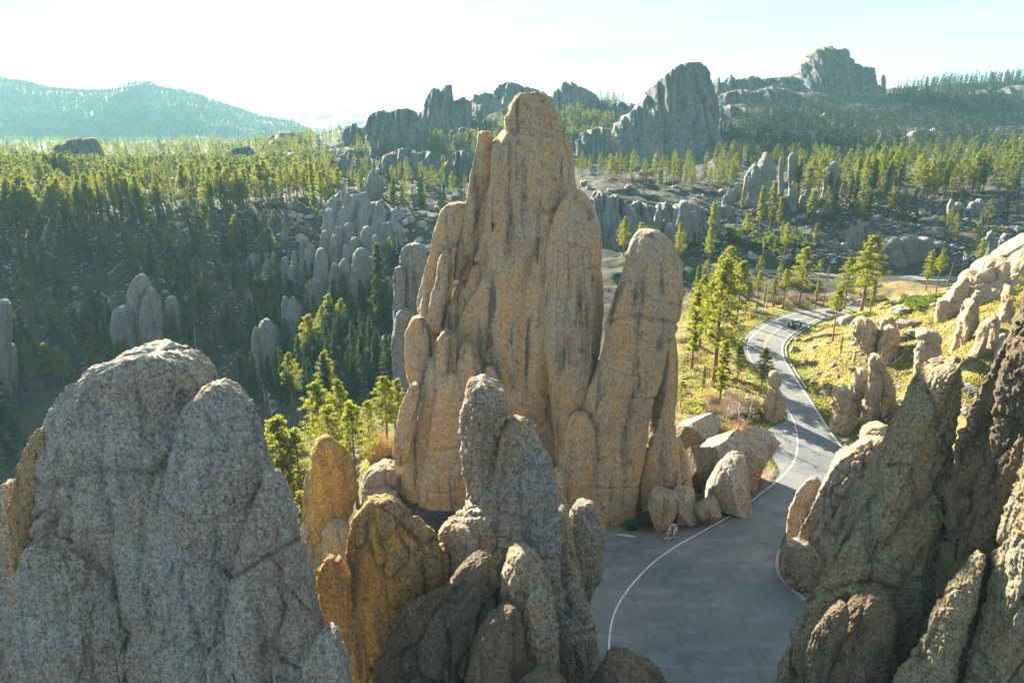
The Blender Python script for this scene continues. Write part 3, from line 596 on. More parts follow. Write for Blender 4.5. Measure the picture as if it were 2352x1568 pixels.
def block_boulder(seed, rows, Yb, lab, mt, group):
    rg = np.random.RandomState(seed); V, T = ico_arrays(6); P = V.copy()
    for _ in range(11):
        nrm = rg.normal(size=3); nrm /= np.linalg.norm(nrm); dd = rg.uniform(.45, .8); s_ = P@nrm-dd; P -= np.where(s_ > 0, s_*.97, 0)[:, None]*nrm
    P -= (P.max(0)+P.min(0))/2; P /= P.max(0)
    t_, b_ = rows[0][0], rows[-1][0]; l_ = min(r[1] for r in rows); r_ = max(r[2] for r in rows)
    X0, _, Z1 = wp(l_, (t_+b_)/2, Yb); X1, _, _ = wp(r_, (t_+b_)/2, Yb); _, _, ZT = wp(l_, t_, Yb); _, _, ZB = wp(l_, b_, Yb)
    hw = float(X1-X0)/2; hh = float(ZT-ZB)/2+.35; F1, F2, R1 = worley(P*2.2+seed)
    P = P*(1+((R1-.5)*.05-.035*np.exp(-((F2-F1)/.05)**2)+perlin(P*7+seed)*.012+perlin(P*16+seed)*.007)[:, None])
    P = P*np.array([hw, max(hw*.85, hh*.6), hh]); o = obj('boulder', mesh_from('boulder', P, [T], M[mt]), loc=(float(X0+X1)/2, Yb, float(ZB)+hh-.35))
    return tag(o, lab, 'boulder', group)
PSEED = [3, 5, 8, 12, 14, 17, 19, 23, 29, 31, 37, 41, 43, 47]
for Yb, th, rows, lab, mt in PILE:
    yb_ = rows[-1][0]; Yb = CAMZ/math.tan(PITCH+math.atan((yb_-784)/F))+1.2
    block_boulder(PSEED.pop(), rows, Yb, lab, {'hoodoo': 'centre', 'centre': 'dark'}.get(mt, mt), 'boulders piled beside the road')
# --- hoodoos and rocks of the sunlit hillside
def hit_Y(sx, sy): return hit1(sx, sy)[1]
HOO = [
    (1778, 962, [(892, 1768, 1788), (905, 1757, 1798), (930, 1752, 1800), (955, 1756, 1800)], [(0, .9, [(852, 1772, 1786), (858, 1764, 1794), (872, 1762, 1798), (886, 1768, 1794), (891, 1772, 1788)])], 'small hoodoo with a round head standing right at the road edge'),
    (2028, 952, [(838, 1992, 2040), (860, 1992, 2052), (880, 1990, 2058), (910, 1986, 2060), (945, 1978, 2062)], [(-.3, .9, [(815, 2002, 2026), (824, 1992, 2038), (838, 1990, 2038), (848, 1998, 2030)])], 'large dark hoodoo with a small head and two columns below the round boulder'),
    (1935, 985, [(915, 1925, 1960), (930, 1916, 1968), (960, 1906, 1972), (980, 1902, 1965)], [(-.3, .9, [(890, 1925, 1950), (898, 1915, 1962), (915, 1912, 1964), (930, 1918, 1952)])], 'hoodoo with a cracked egg shaped head closest to the bend in the road'),
    (1970, 955, [(846, 1972, 1990), (860, 1960, 1992), (890, 1948, 1992), (920, 1950, 1990), (950, 1955, 1990)], [], 'narrow stepped pillar touching the left side of the large dark hoodoo'),
    (2128, 892, [(782, 2106, 2158), (800, 2096, 2164), (840, 2092, 2165), (880, 2093, 2164)], [(-.3, .95, [(757, 2118, 2146), (762, 2106, 2158), (775, 2105, 2165), (786, 2112, 2164)])], 'tall hoodoo with a wide flat cap, right of the paired round pillars'),
    (2042, 820, [(748, 2040, 2058), (756, 2028, 2066), (780, 2020, 2070), (800, 2014, 2068), (815, 2012, 2062)], [], 'front one of the paired round pillars on the sunlit hillside'),
    (2035, 800, [(730, 2030, 2050), (740, 2022, 2060), (770, 2014, 2062), (800, 2012, 2050)], [], 'rear one of the paired round pillars on the sunlit hillside'),
    (1985, 812, [(730, 1972, 1996), (738, 1960, 2008), (755, 1953, 2018), (780, 1958, 2018), (800, 1972, 2014), (810, 1985, 2005)], [], 'large round cracked boulder beside the paired pillars'),
    (2225, 780, [(688, 2222, 2240), (700, 2205, 2250), (730, 2196, 2250), (755, 2198, 2240), (775, 2188, 2230)], [(-.2, .9, [(668, 2240, 2254), (680, 2232, 2256), (695, 2228, 2254)])], 'bulbous leaning pillar below the big inclined rock'),
    (2265, 812, [(723, 2272, 2290), (735, 2252, 2298), (765, 2244, 2296), (790, 2236, 2292), (808, 2222, 2285)], [], 'double pillar with a vertical cleft near the right edge'),
    (2310, 740, [(655, 2308, 2322), (675, 2300, 2330), (710, 2296, 2335)], [], 'slim pointed rock between the double pillar and the right edge pine'),
    (2310, 830, [(775, 2300, 2325), (800, 2290, 2330), (830, 2275, 2335)], [], 'rounded low shoulder rock at the right edge below the pine'),
]
for bx, by, rows, caps, lab in HOO:
    Yh = hit_Y(bx, by)
    ls = [(0, .85, rows)]
    if 'two columns' in lab: ls = [(0, .85, [(a, l, l+(r-l)*.56) for a, l, r in rows]), (-.2, .85, [(a+10, l+(r-l)*.48, r) for a, l, r in rows])]
    if 'vertical cleft' in lab: ls = [(0, .85, [(a, l+(r-l)*.48, r) for a, l, r in rows]), (-.2, .85, [(a+8, l, l+(r-l)*.55) for a, l, r in rows])]
    rock('hoodoo' if caps else 'rock_pillar', lab, 'hoodoo' if caps else 'rock pillar', Yh, ls, 'hoodoo', caps=caps, rough=1.0, joints=2.2, blocks=2.0, power=.75)
rock('rock_ridge', 'big smooth inclined rock rising to the right edge above the sunlit hillside', 'rock ridge', 128, [
    (0, .8, [(545, 2345, 2440), (556, 2320, 2460), (575, 2292, 2470), (600, 2260, 2475), (625, 2225, 2470), (650, 2195, 2450), (680, 2165, 2420), (705, 2150, 2400)]),
    (-2, .8, [(636, 2205, 2225), (655, 2190, 2228), (690, 2172, 2222), (715, 2160, 2205)]),
    (-1, .8, [(688, 2150, 2190), (705, 2146, 2200), (722, 2145, 2195)]),
    (1, .8, [(645, 2262, 2275), (670, 2255, 2282), (710, 2250, 2285)]),
], 'hoodoo', rough=.8, joints=.6)

# --- middle distance pinnacles: (base x, base y, top y, width) in picture units, one thing each
def spirerows(cx, top, base, wd, lean=0, sharp=.35):
    h = base-top
    return [(top, cx-wd*sharp*.28, cx+wd*sharp*.28), (top+h*.05, cx-wd*sharp*.55, cx+wd*sharp*.6), (top+h*.16, cx-wd*(.2+sharp*.42)-lean*.15, cx+wd*(.2+sharp*.42)-lean*.15), (top+h*.34, cx-wd*.46-lean*.35, cx+wd*.46-lean*.35), (top+h*.62, cx-wd*.52-lean*.6, cx+wd*.50-lean*.6), (base, cx-wd*.46-lean, cx+wd*.50-lean)]
def pinnacle(lab, cols, mat='mid', name='rock_pinnacle', group=None, by=None, Y=None, rough=.9):
    bx = cols[0][0]; Yh = Y or hit_Y(bx, by or cols[0][2])
    Yh = min(Yh, 900); ls = [(c[4] if len(c) > 4 else 0, .8, spirerows(c[0], c[1], c[2], c[3], sharp=(c[5] if len(c) > 5 else .35))) for c in cols]
    return rock(name, lab, name.replace('_', ' '), Yh, ls, mat, group=group, rough=rough)
pinnacle('pointed pale pinnacle pair above the top of the grey dome', [(322, 630, 745, 62), (345, 662, 790, 60, -3), (366, 755, 800, 20, -4)], Y=225)
pinnacle('stubby round pinnacle left of the pointed pale pair', [(282, 702, 800, 62, 0, .6)], Y=220)
pinnacle('small leaning pinnacle above the left shoulder of the stubby one', [(254, 681, 745, 26), (242, 735, 790, 34, -3, .6)], Y=230)
pinnacle('shadowy pinnacle on the right side of the pointed pale pair', [(392, 680, 790, 50), (405, 700, 800, 40, 3)], Y=232)
pinnacle('tall grey pillar cut off by the left edge of the picture', [(8, 688, 900, 40, 0, .9), (22, 790, 930, 40, 2, .7)], Y=190)
pinnacle('broad fluted fin tucked behind the left side of the tallest spire', [(950, 560, 780, 66, 2, .7), (918, 612, 790, 34, 0, .7), (930, 710, 860, 62, -3, .6), (965, 730, 880, 40, -4, .6)], Y=140)
pinnacle('two headed pinnacle with slender necks below the cluster of rounded fins', [(672, 682, 770, 42, 0, .3), (655, 680, 775, 20, 2, .6)], Y=225)
pinnacle('broad hunched pinnacle below the two headed one', [(610, 733, 832, 60, 0, .35), (588, 750, 830, 22, -3)], Y=212)
pinnacle('dark pyramid rock in the valley left of the spire', [(840, 762, 850, 56, 0, .25)], Y=205)
# rounded fins cluster, each its own thing
FINS = [(676, 574, 640, 15), (693, 597, 640, 22), (708, 577, 640, 26), (655, 590, 640, 20), (737, 570, 660, 38), (768, 605, 680, 28), (790, 595, 680, 30), (828, 570, 700, 52), (808, 632, 690, 20), (850, 590, 690, 30),
        (722, 640, 700, 44), (766, 656, 730, 36), (750, 682, 730, 22), (774, 686, 750, 44), (712, 560, 600, 26), (745, 530, 590, 28), (776, 520, 580, 30), (800, 512, 580, 36), (842, 520, 600, 34), (862, 540, 620, 24), (700, 545, 590, 26), (815, 545, 600, 28), (768, 540, 600, 24), (670, 610, 660, 24),
        (735, 600, 650, 20), (795, 560, 620, 22), (870, 600, 680, 22)]
FINS.sort(key=lambda c: c[2])
rows_w = ['back', 'middle', 'front']
for i, (cx, ty, by_, wd) in enumerate(FINS):
    pos = rows_w[min(2, i*3//len(FINS))]
    o = pinnacle(f'grey rounded rock fin in the {pos} row of the fin cluster on the shaded slope', [(cx, ty, by_, wd, 0, .45)], name='rock_fin', group='rounded fins clustered on the shaded slope', Y=hit_Y(cx, min(by_+14, 720)))
# fins of the low cliff right of the tall spire
cliff = [(1375, 430, 500, 40), (1398, 436, 505, 34), (1425, 440, 505, 32), (1385, 482, 565, 34), (1408, 478, 565, 28), (1432, 474, 560, 26), (1452, 470, 560, 24), (1470, 478, 555, 26), (1492, 462, 560, 26), (1512, 474, 560, 22), (1530, 458, 550, 24), (1550, 468, 550, 26), (1572, 455, 545, 30), (1590, 480, 555, 28), (1402, 515, 580, 34), (1540, 505, 560, 34), (1603, 440, 500, 26), (1625, 470, 530, 26), (1640, 486, 530, 24)]
for i, (cx, ty, by_, wd) in enumerate(cliff[::3]):
    pinnacle('blue grey pillar of the low cliff between the two tall spires' if cx < 1480 else 'blue grey pillar of the low cliff right of the blunt spire', [(cx, ty+8, by_+6, wd*1.1, 0, .4), (cx+wd*.7, ty+30, by_+4, wd*.7, 0, .5)], name='rock_pillar', group='pillars of the low cliff behind the spires', Y=hit_Y(cx, by_)-4, rough=1.4)
pinnacle('tall tapering twin pinnacles in the wood on the right hand ridge', [(1760, 350, 480, 50, 1, .3), (1733, 378, 490, 52, -1, .3), (1748, 425, 492, 70, -2, .5)], Y=296, mat='mid', rough=1.4)
pinnacle('blunt tan pillar top showing among the pines right of the twin pinnacles', [(1822, 352, 440, 26, 0, .6)], Y=305, mat='mid')
pinnacle('slim rock tooth between the twin pinnacles and the blunt tan pillar', [(1794, 362, 440, 13, 0, .6)], Y=306, mat='mid')
pinnacle('brown rock stack in the wood right of the blunt tan pillar', [(1915, 372, 425, 24, 0, .6), (1900, 385, 430, 24, 1, .6)], Y=308, mat='mid')
pinnacle('wide layered grey outcrop on the dark slope above the far road', [(2050, 545, 620, 50, 0, .7), (2085, 540, 615, 60, 2, .7), (2125, 545, 610, 50, 2, .7), (2060, 575, 640, 46, -3, .6), (2155, 555, 610, 40, 3, .7), (2020, 560, 610, 30, 0, .7)], name='rock_outcrop', Y=238)

# --- massifs far behind, built of many fins each
def massif(lab, sky_, base, Y, n, wr, dep, mat='far', seed=0, layers=3, name='rock_massif', sharp=.45, rough=1.1):
    """granite wall with a real depth: rounded fins stand out in front of each other from the crest down to the foot"""
    rg = random.Random(seed); S = np.array(sky_, float); B = np.array(base, float)
    x0, x1 = S[0, 0], S[-1, 0]; scale = Y/F/.93
    nx = int(min(420, max(24, (x1-x0)/1.5))); xs = np.linspace(x0-2, x1+2, nx)
    top = np.interp(xs, S[:, 0], S[:, 1]); bot = np.interp(xs, B[:, 0], B[:, 1])+6
    XT, _, ZT = wp(xs, top, Y); XB, _, ZB = wp(xs, bot, Y-dep)
    Zg = ground(XB, XB*0+Y-dep)-3; ZB = np.minimum(ZB, np.maximum(Zg, ZB-12)); ZT = np.maximum(ZT, ZB+2)
    rgn = np.random.RandomState(seed)
    ns = int(min(300, max(20, (bot-top).mean()/1.4))); sv = np.linspace(0, 1, ns)
    Wx = XT[None]+(XB-XT)[None]*(1-sv[:, None]); Wz = ZB[None]+(ZT-ZB)[None]*sv[:, None]
    H = (ZT-ZB).max(); z0 = ZB.min()
    depth = dep*(1-sv[:, None])**1.3*.55+0*Wx
    jag = perlin(np.stack([Wx*0+XT[None]/(wr[0]*scale*.9), Wx*0+seed, Wx*0], -1))
    best = depth-1.2*wr[0]*scale; D0 = best.copy()
    for L in range(layers):
        m = int(n*(1.15+.2*L)); off = dep*.5*L/layers
        for i in range(m):
            x = x0+(x1-x0)*(i+.5+rg.uniform(-.45, .45))/m; k = int(np.clip((x-x0)/(x1-x0)*(nx-1), 0, nx-1))
            hw = rg.uniform(*wr)*scale*.5*rg.choice([.7, 1, 1.15]); tall = ZT[k]-ZB[k]
            fh = 1.0 if L == 0 else rg.uniform(.92-.26*L, 1.04-.20*L)
            zt = ZB[k]+tall*max(.12, fh)*(1.03 if L == 0 else 1); xc = Wx[:, k][:, None]*0+np.interp(x, xs, XT); xc = xc+rg.uniform(-.22, .10)*(zt-Wz)*.5
            e = 1-((Wx-xc)/hw)**2; rel = np.clip((zt-Wz)/(tall*.55), 0, 1)
            hwf = .35+.65*np.sqrt(rel); e = 1-((Wx-xc)/(hw*hwf))**2
            val = np.where((e > 0) & (Wz < zt), depth+off*min(1, 1)+hw*rg.uniform(1.2, 2.6)*np.clip(e, 0, 1)**.42*rel**.35, -1e9)
            best = np.maximum(best, val)
    Py = Y-best; q = np.stack([Wx, Py, Wz], -1)/scale
    zz_ = q[..., 2]; w_ = wr[0]*.55+2
    def flute(lam, dep_, wd_, sd_): return (1-np.clip(np.abs(perlin(np.stack([q[..., 0]/lam+.25*perlin(q/(lam*2.2)+sd_), q[..., 0]*0+sd_+seed*.7, zz_*.11/lam], -1)))*wd_, 0, 1))*dep_*scale
    nn = flute(w_*1.6, 16, 4.0, 1.3)+flute(w_*.7, 6, 4.0, 5.1)+flute(w_*.35, 2.2, 3.5, 9.7)
    crk = np.exp(-((np.abs(((q[..., 2]/26+.8*perlin(q/40)+q[..., 0]*.012) % 1)-.5))/.05)**2)*sstep(perlin(q/30+9), 0, .2)*1.0*scale
    Py = Py+nn+crk+fbm(q/9, 4)*2.2*scale+perlin(q/2.6)*.7*scale
    Wz = Wz+(sv[:, None]**4)*perlin(np.stack([q[..., 0]/5, q[..., 0]*0+seed, q[..., 0]*0], -1))*1.8*scale
    Py[-1] += 3*scale; n_b = 8; tb = np.linspace(0, 1, n_b+1)[1:, None]
    bk = Py[-1][None]+tb*dep*.8; bz = Wz[-1][None]+(ZB-Wz[-1])[None]*tb**2
    V = np.concatenate([np.stack([Wx, Py, Wz], -1), np.stack([np.broadcast_to(Wx[-1], bk.shape), bk, bz], -1)])
    a_, b_ = V.shape[:2]; i = np.arange(a_-1)[:, None]*b_+np.arange(b_-1)[None]
    Q = np.stack([i, i+1, i+b_+1, i+b_], -1).reshape(-1, 4); V = V.reshape(-1, 3)
    base_ = np.array([V[:, 0].mean(), V[:, 1].mean(), V[:, 2].min()])
    o = obj(name, mesh_from(name, V-base_, [Q], M[mat]), loc=base_); return tag(o, lab, name.replace('_', ' '))
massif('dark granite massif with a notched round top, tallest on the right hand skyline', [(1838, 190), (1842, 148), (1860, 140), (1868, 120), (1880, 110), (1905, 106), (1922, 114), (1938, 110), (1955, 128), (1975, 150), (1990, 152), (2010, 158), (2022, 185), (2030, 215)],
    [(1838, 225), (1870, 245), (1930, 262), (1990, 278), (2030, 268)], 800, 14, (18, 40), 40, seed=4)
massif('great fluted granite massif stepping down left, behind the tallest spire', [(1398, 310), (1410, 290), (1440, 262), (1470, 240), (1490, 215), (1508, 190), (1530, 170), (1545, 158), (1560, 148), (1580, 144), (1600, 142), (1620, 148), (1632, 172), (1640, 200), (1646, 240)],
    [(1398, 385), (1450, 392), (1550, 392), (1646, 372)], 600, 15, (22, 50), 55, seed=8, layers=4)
massif('low fluted cliff at the left foot of the great fluted massif', [(1322, 325), (1335, 305), (1355, 298), (1380, 292), (1400, 296)], [(1322, 355), (1360, 375), (1400, 385)], 560, 6, (14, 28), 16, seed=3)
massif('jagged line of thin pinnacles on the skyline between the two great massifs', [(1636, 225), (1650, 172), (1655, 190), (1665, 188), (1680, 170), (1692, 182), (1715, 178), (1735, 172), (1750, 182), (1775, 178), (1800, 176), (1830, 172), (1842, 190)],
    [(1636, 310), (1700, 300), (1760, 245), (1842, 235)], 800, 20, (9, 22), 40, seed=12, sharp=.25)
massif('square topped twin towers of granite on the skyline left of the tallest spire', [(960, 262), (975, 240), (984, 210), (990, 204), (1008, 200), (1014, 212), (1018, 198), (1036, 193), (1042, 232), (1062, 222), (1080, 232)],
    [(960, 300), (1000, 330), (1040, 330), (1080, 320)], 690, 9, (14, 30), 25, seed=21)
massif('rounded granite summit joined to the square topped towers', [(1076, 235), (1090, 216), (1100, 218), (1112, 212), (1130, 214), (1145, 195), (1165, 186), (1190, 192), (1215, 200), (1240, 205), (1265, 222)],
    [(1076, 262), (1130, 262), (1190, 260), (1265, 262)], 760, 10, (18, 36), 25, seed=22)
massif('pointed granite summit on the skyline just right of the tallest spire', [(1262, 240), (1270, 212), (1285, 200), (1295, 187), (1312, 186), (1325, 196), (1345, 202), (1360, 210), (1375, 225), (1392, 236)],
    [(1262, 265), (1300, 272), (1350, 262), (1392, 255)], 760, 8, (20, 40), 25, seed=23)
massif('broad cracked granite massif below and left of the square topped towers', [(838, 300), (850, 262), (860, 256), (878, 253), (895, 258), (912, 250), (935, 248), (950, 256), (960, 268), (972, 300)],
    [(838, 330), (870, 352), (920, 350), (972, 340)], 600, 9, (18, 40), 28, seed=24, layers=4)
massif('small dark crag at the left end of the granite skyline', [(790, 300), (796, 286), (808, 284), (818, 282), (826, 296), (838, 290)], [(790, 318), (838, 330)], 640, 4, (12, 22), 10, seed=25, layers=2)
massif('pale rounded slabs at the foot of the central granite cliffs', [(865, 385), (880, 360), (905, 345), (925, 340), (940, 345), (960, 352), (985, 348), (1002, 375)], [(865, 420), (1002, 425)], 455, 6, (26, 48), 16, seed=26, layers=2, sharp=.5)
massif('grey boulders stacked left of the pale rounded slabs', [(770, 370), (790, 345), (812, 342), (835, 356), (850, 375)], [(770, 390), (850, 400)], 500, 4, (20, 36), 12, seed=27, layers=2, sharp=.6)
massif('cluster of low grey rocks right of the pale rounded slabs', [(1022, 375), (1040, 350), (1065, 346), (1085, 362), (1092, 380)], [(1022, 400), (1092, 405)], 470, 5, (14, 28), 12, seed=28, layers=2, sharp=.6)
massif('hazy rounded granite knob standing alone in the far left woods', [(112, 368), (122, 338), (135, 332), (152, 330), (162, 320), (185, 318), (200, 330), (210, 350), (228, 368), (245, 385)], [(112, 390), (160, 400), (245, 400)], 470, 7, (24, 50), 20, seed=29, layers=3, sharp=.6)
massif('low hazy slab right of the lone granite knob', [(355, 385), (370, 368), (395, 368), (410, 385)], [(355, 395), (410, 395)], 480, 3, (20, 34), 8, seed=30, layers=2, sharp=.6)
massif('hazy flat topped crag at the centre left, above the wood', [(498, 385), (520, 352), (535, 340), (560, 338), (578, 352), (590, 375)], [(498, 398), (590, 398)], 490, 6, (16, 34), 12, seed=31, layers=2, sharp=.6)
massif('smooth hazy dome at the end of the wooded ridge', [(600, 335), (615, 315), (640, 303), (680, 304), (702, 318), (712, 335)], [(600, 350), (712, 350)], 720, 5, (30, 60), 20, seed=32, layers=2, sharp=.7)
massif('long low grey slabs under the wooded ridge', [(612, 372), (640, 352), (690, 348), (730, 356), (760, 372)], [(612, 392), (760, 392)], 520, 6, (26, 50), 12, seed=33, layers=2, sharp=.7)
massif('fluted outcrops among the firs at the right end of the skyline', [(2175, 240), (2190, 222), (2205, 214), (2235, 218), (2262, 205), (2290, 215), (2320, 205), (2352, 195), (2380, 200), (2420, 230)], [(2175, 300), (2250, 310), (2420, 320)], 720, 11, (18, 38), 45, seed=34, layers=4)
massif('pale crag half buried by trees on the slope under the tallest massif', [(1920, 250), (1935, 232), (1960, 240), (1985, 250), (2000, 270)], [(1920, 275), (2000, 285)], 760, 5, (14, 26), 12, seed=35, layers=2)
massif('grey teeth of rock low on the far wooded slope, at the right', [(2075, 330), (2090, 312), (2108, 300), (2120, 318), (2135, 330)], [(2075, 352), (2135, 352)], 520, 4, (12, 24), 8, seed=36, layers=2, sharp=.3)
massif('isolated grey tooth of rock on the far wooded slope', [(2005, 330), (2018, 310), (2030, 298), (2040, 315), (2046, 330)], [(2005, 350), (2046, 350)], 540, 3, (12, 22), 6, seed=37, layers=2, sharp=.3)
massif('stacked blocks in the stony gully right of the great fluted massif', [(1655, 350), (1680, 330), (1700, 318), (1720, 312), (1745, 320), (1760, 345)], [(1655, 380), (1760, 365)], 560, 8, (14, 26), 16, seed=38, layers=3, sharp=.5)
massif('teal grey rock shelf on the crest behind the cluster of rounded fins', [(745, 478), (765, 448), (785, 436), (808, 450), (826, 444), (850, 468), (870, 462), (890, 484), (915, 476), (945, 496)], [(745, 520), (850, 530), (945, 520)], 300, 11, (26, 50), 22, seed=39, layers=3, sharp=.6, mat='mid')
rock('rock_tooth', 'tiny balanced rock at the right shoulder of the tallest massif', 'rock tooth', 820, [(0, .9, [(172, 2026, 2032), (178, 2023, 2034), (188, 2023, 2035), (198, 2024, 2034), (215, 2022, 2036)])], 'far')

rgo = random.Random(21)
OUT = [(700, 800, 60, 'jagged grey outcrop in the valley under the cluster of fins'), (752, 845, 50, 'low dark outcrop in the valley, right of the split boulder'), (645, 800, 50, 'blocky outcrop between the hunched pinnacle and the valley firs'), (890, 690, 44, 'small ribbed outcrop between the fin cluster and the fluted fin'), (905, 820, 50, 'ribbed rock at the foot of the fluted fin'),
       (845, 460, 60, 'weathered teal crag on the crest left of the tallest spire'), (905, 560, 50, 'teal crag just left of the fluted fin'), (640, 560, 46, 'upper teal crag on the shaded slope'), (600, 640, 60, 'pale broken crag left of the fin cluster'), (560, 700, 40, 'small broken crag on the lower shaded slope'),
       (180, 740, 50, 'small crag on the shaded slope left of the pointed pair'), (120, 560, 50, 'dark ledge crag under the left forest'), (985, 470, 50, 'crag at the left elbow of the tallest spire'), (1340, 480, 0, ''), (1700, 470, 50, 'grey crag left below the twin pinnacles'), (1840, 480, 60, 'grey crag in the shade of the right hand wood'),
       (1960, 560, 50, 'low crag left of the wide layered outcrop'), (2220, 500, 70, 'grey crag on the shaded slope at the far right'), (2300, 585, 60, 'low crag right of the leaning pine'), (1660, 500, 50, 'grey crag beside the low cliff')]
for ox, oy, ow, lab in OUT:
    if not ow: continue
    pinnacle(lab, [(ox+rgo.uniform(-.5, .5)*ow, oy-rgo.uniform(.35, 1.1)*ow, oy+rgo.uniform(0, .25)*ow, rgo.uniform(.25, .5)*ow, rgo.uniform(-2, 3), rgo.uniform(.2, .6)) for _ in range(7)], name='rock_outcrop', by=oy, rough=1.3)

massif('low broken blue grey cliff of many pillars between the tall spire and the pine bank', [(1365, 455), (1380, 440), (1395, 452), (1420, 446), (1440, 470), (1465, 462), (1490, 470), (1510, 478), (1530, 462), (1552, 480), (1575, 462), (1600, 470), (1625, 482), (1650, 500)],
    [(1365, 560), (1500, 572), (1650, 550)], 268, 16, (16, 34), 12, seed=61, layers=4, mat='mid', name='rock_cliff')
massif('grey rock wall on the dark slope under the tallest massif', [(1850, 262), (1880, 248), (1930, 262), (1970, 270), (2000, 285)], [(1850, 300), (2000, 318)], 700, 8, (14, 26), 14, seed=62)
massif('broken grey cliffs on the slope right of the great fluted massif', [(1650, 262), (1680, 240), (1720, 250), (1760, 262), (1800, 258), (1830, 275)], [(1650, 320), (1830, 310)], 660, 10, (14, 26), 20, seed=63)

massif('rugged granite wall filling the skyline left of the tallest massif', [(1640, 250), (1665, 215), (1700, 205), (1735, 210), (1770, 198), (1810, 205), (1845, 215)], [(1640, 330), (1740, 290), (1845, 262)], 730, 16, (14, 30), 34, seed=64, layers=4)
massif('broken granite wall low on the skyline right of the tallest spire', [(1385, 262), (1405, 240), (1425, 232), (1450, 236), (1470, 250)], [(1385, 300), (1470, 310)], 700, 6, (14, 26), 18, seed=65)
massif('granite ribs on the wooded slope under the square topped towers', [(1010, 330), (1035, 300), (1065, 292), (1095, 300), (1120, 318)], [(1010, 365), (1120, 362)], 600, 7, (14, 26), 18, seed=66)
massif('granite ribs on the slope right of the tallest massif', [(2035, 262), (2060, 240), (2090, 236), (2125, 246), (2170, 262)], [(2035, 300), (2170, 312)], 700, 8, (14, 28), 20, seed=67)
# ------------------------------------------------------------------ pavement, lines
am, n, bs = newmat('asphalt'); b = NB(n); g = b.node('ShaderNodeNewGeometry'); v = g.outputs['Position']
c = b.mix(b.ramp(b.noise(v, .09, 4, .6), [(.35, 0.), (.65, 1.)]), (.095, .11, .125), (.155, .165, .17))
c = b.mix(b.ramp(b.noise(v, .9, 6, .65), [(.45, 0.), (.72, .5)]), c, (.20, .185, .18))
c = b.mix(b.ramp(b.noise(b.mapping(v, (.7, .12, 1)), 1, 3), [(.60, 0.), (.70, .35)]), c, (.075, .075, .08))
vd = b.node('ShaderNodeTexVoronoi', feature='DISTANCE_TO_EDGE'); vd.inputs['Scale'].default_value = .16
wv_ = b.node('ShaderNodeVectorMath', operation='MULTIPLY_ADD'); nz_ = b.node('ShaderNodeTexNoise'); nz_.inputs['Scale'].default_value = .35; nz_.inputs['Detail'].default_value = 6; b.link(v, nz_.inputs['Vector'])
b.link(nz_.outputs['Color'], wv_.inputs[0]); wv_.inputs[1].default_value = (7, 7, 0); b.link(v, wv_.inputs[2]); b.link(wv_.outputs[0], vd.inputs['Vector'])
c = b.mix(b.ramp(vd.outputs['Distance'], [(.0, .35), (.010, 0.)]), c, (.09, .09, .095))
c = b.mix(b.ramp(b.noise(b.mapping(v, (.16, .5, 1)), 1, 5, .6), [(.50, 0.), (.64, .35)]), c, (.26, .26, .27))
c = b.mix(1.0, c, b.ramp(b.noise(v, 14, 4, .8), [(.3, .62), (.7, 1.4)]), 'MULTIPLY')
b.link(c, bs.inputs['Base Color']); bs.inputs['Roughness'].default_value = .78
def flat_poly(name, P, z, mat, kind='structure'):
    bm = bmesh.new(); vs_ = [bm.verts.new((x, y, z)) for x, y in P]; f = bm.faces.new(vs_)
    bmesh.ops.triangulate(bm, faces=[f], ngon_method='EAR_CLIP'); bmesh.ops.recalc_face_normals(bm, faces=bm.faces)
    for f in bm.faces:
        if f.normal.z < 0: f.normal_flip()
    me = bpy.data.meshes.new(name); bm.to_mesh(me); bm.free(); me.materials.append(mat)
    return tag(obj(name, me), kind=kind)
flat_poly('road', PAVE, .02, am)
def strip(name, C, w_, z, mat, h=0, kind='structure'):
    C = np.asarray(C); T = np.gradient(C, axis=0); T /= np.linalg.norm(T, axis=1)[:, None]; N = np.stack([-T[:, 1], T[:, 0]], 1)
    L = C+N*w_/2; R = C-N*w_/2; m = len(C)
    if h:
        V = np.concatenate([np.c_[L, np.full(m, z)], np.c_[L, np.full(m, z+h)], np.c_[R, np.full(m, z+h)], np.c_[R, np.full(m, z)]])
        i = np.arange(m-1)[:, None]; Q = np.concatenate([np.c_[i+a*m, i+1+a*m, i+1+(a+1)*m, i+(a+1)*m] for a in range(3)])
    else:
        V = np.concatenate([np.c_[L, np.full(m, z)], np.c_[R, np.full(m, z)]]); i = np.arange(m-1)[:, None]; Q = np.c_[i, i+1, i+1+m, i+m]
    o = obj(name, mesh_from(name, V, [Q], mat, smooth=False)); return tag(o, kind=kind) if kind else o
M['white'] = plain('road paint white', (.55, .56, .55), .7, noise=.25)
M['yellow'] = plain('road paint yellow', (.62, .36, .07), .7, noise=.25)
M['kerb'] = plain('kerb stone', (.30, .27, .25), .9, noise=.3)
strip('road_marking', smooth_poly(g0([(1402, 1560), (1399, 1490), (1403, 1440), (1418, 1392), (1450, 1344), (1500, 1292), (1560, 1250), (1640, 1206), (1700, 1170), (1752, 1130), (1795, 1095), (1824, 1058), (1832, 1015), (1824, 970), (1808, 940)])), .17, .026, M['white'])
strip('road_marking', smooth_poly(g0([(1757, 862), (1732, 838), (1719, 812), (1717, 790), (1735, 765), (1770, 741), (1820, 722), (1880, 713), (1950, 706)])), .17, .026, M['white'])
strip('road_marking', smooth_poly(g0([(1935, 1030), (1904, 988), (1874, 940), (1846, 898), (1815, 850), (1801, 826), (1796, 800), (1806, 778), (1828, 761), (1858, 743), (1884, 731), (1912, 724)])), .17, .026, M['white'])
cl = smooth_poly(g0([(1790, 868), (1768, 838), (1757, 812), (1757, 790), (1770, 770), (1795, 752), (1826, 738), (1860, 727), (1905, 717), (1960, 712)]))
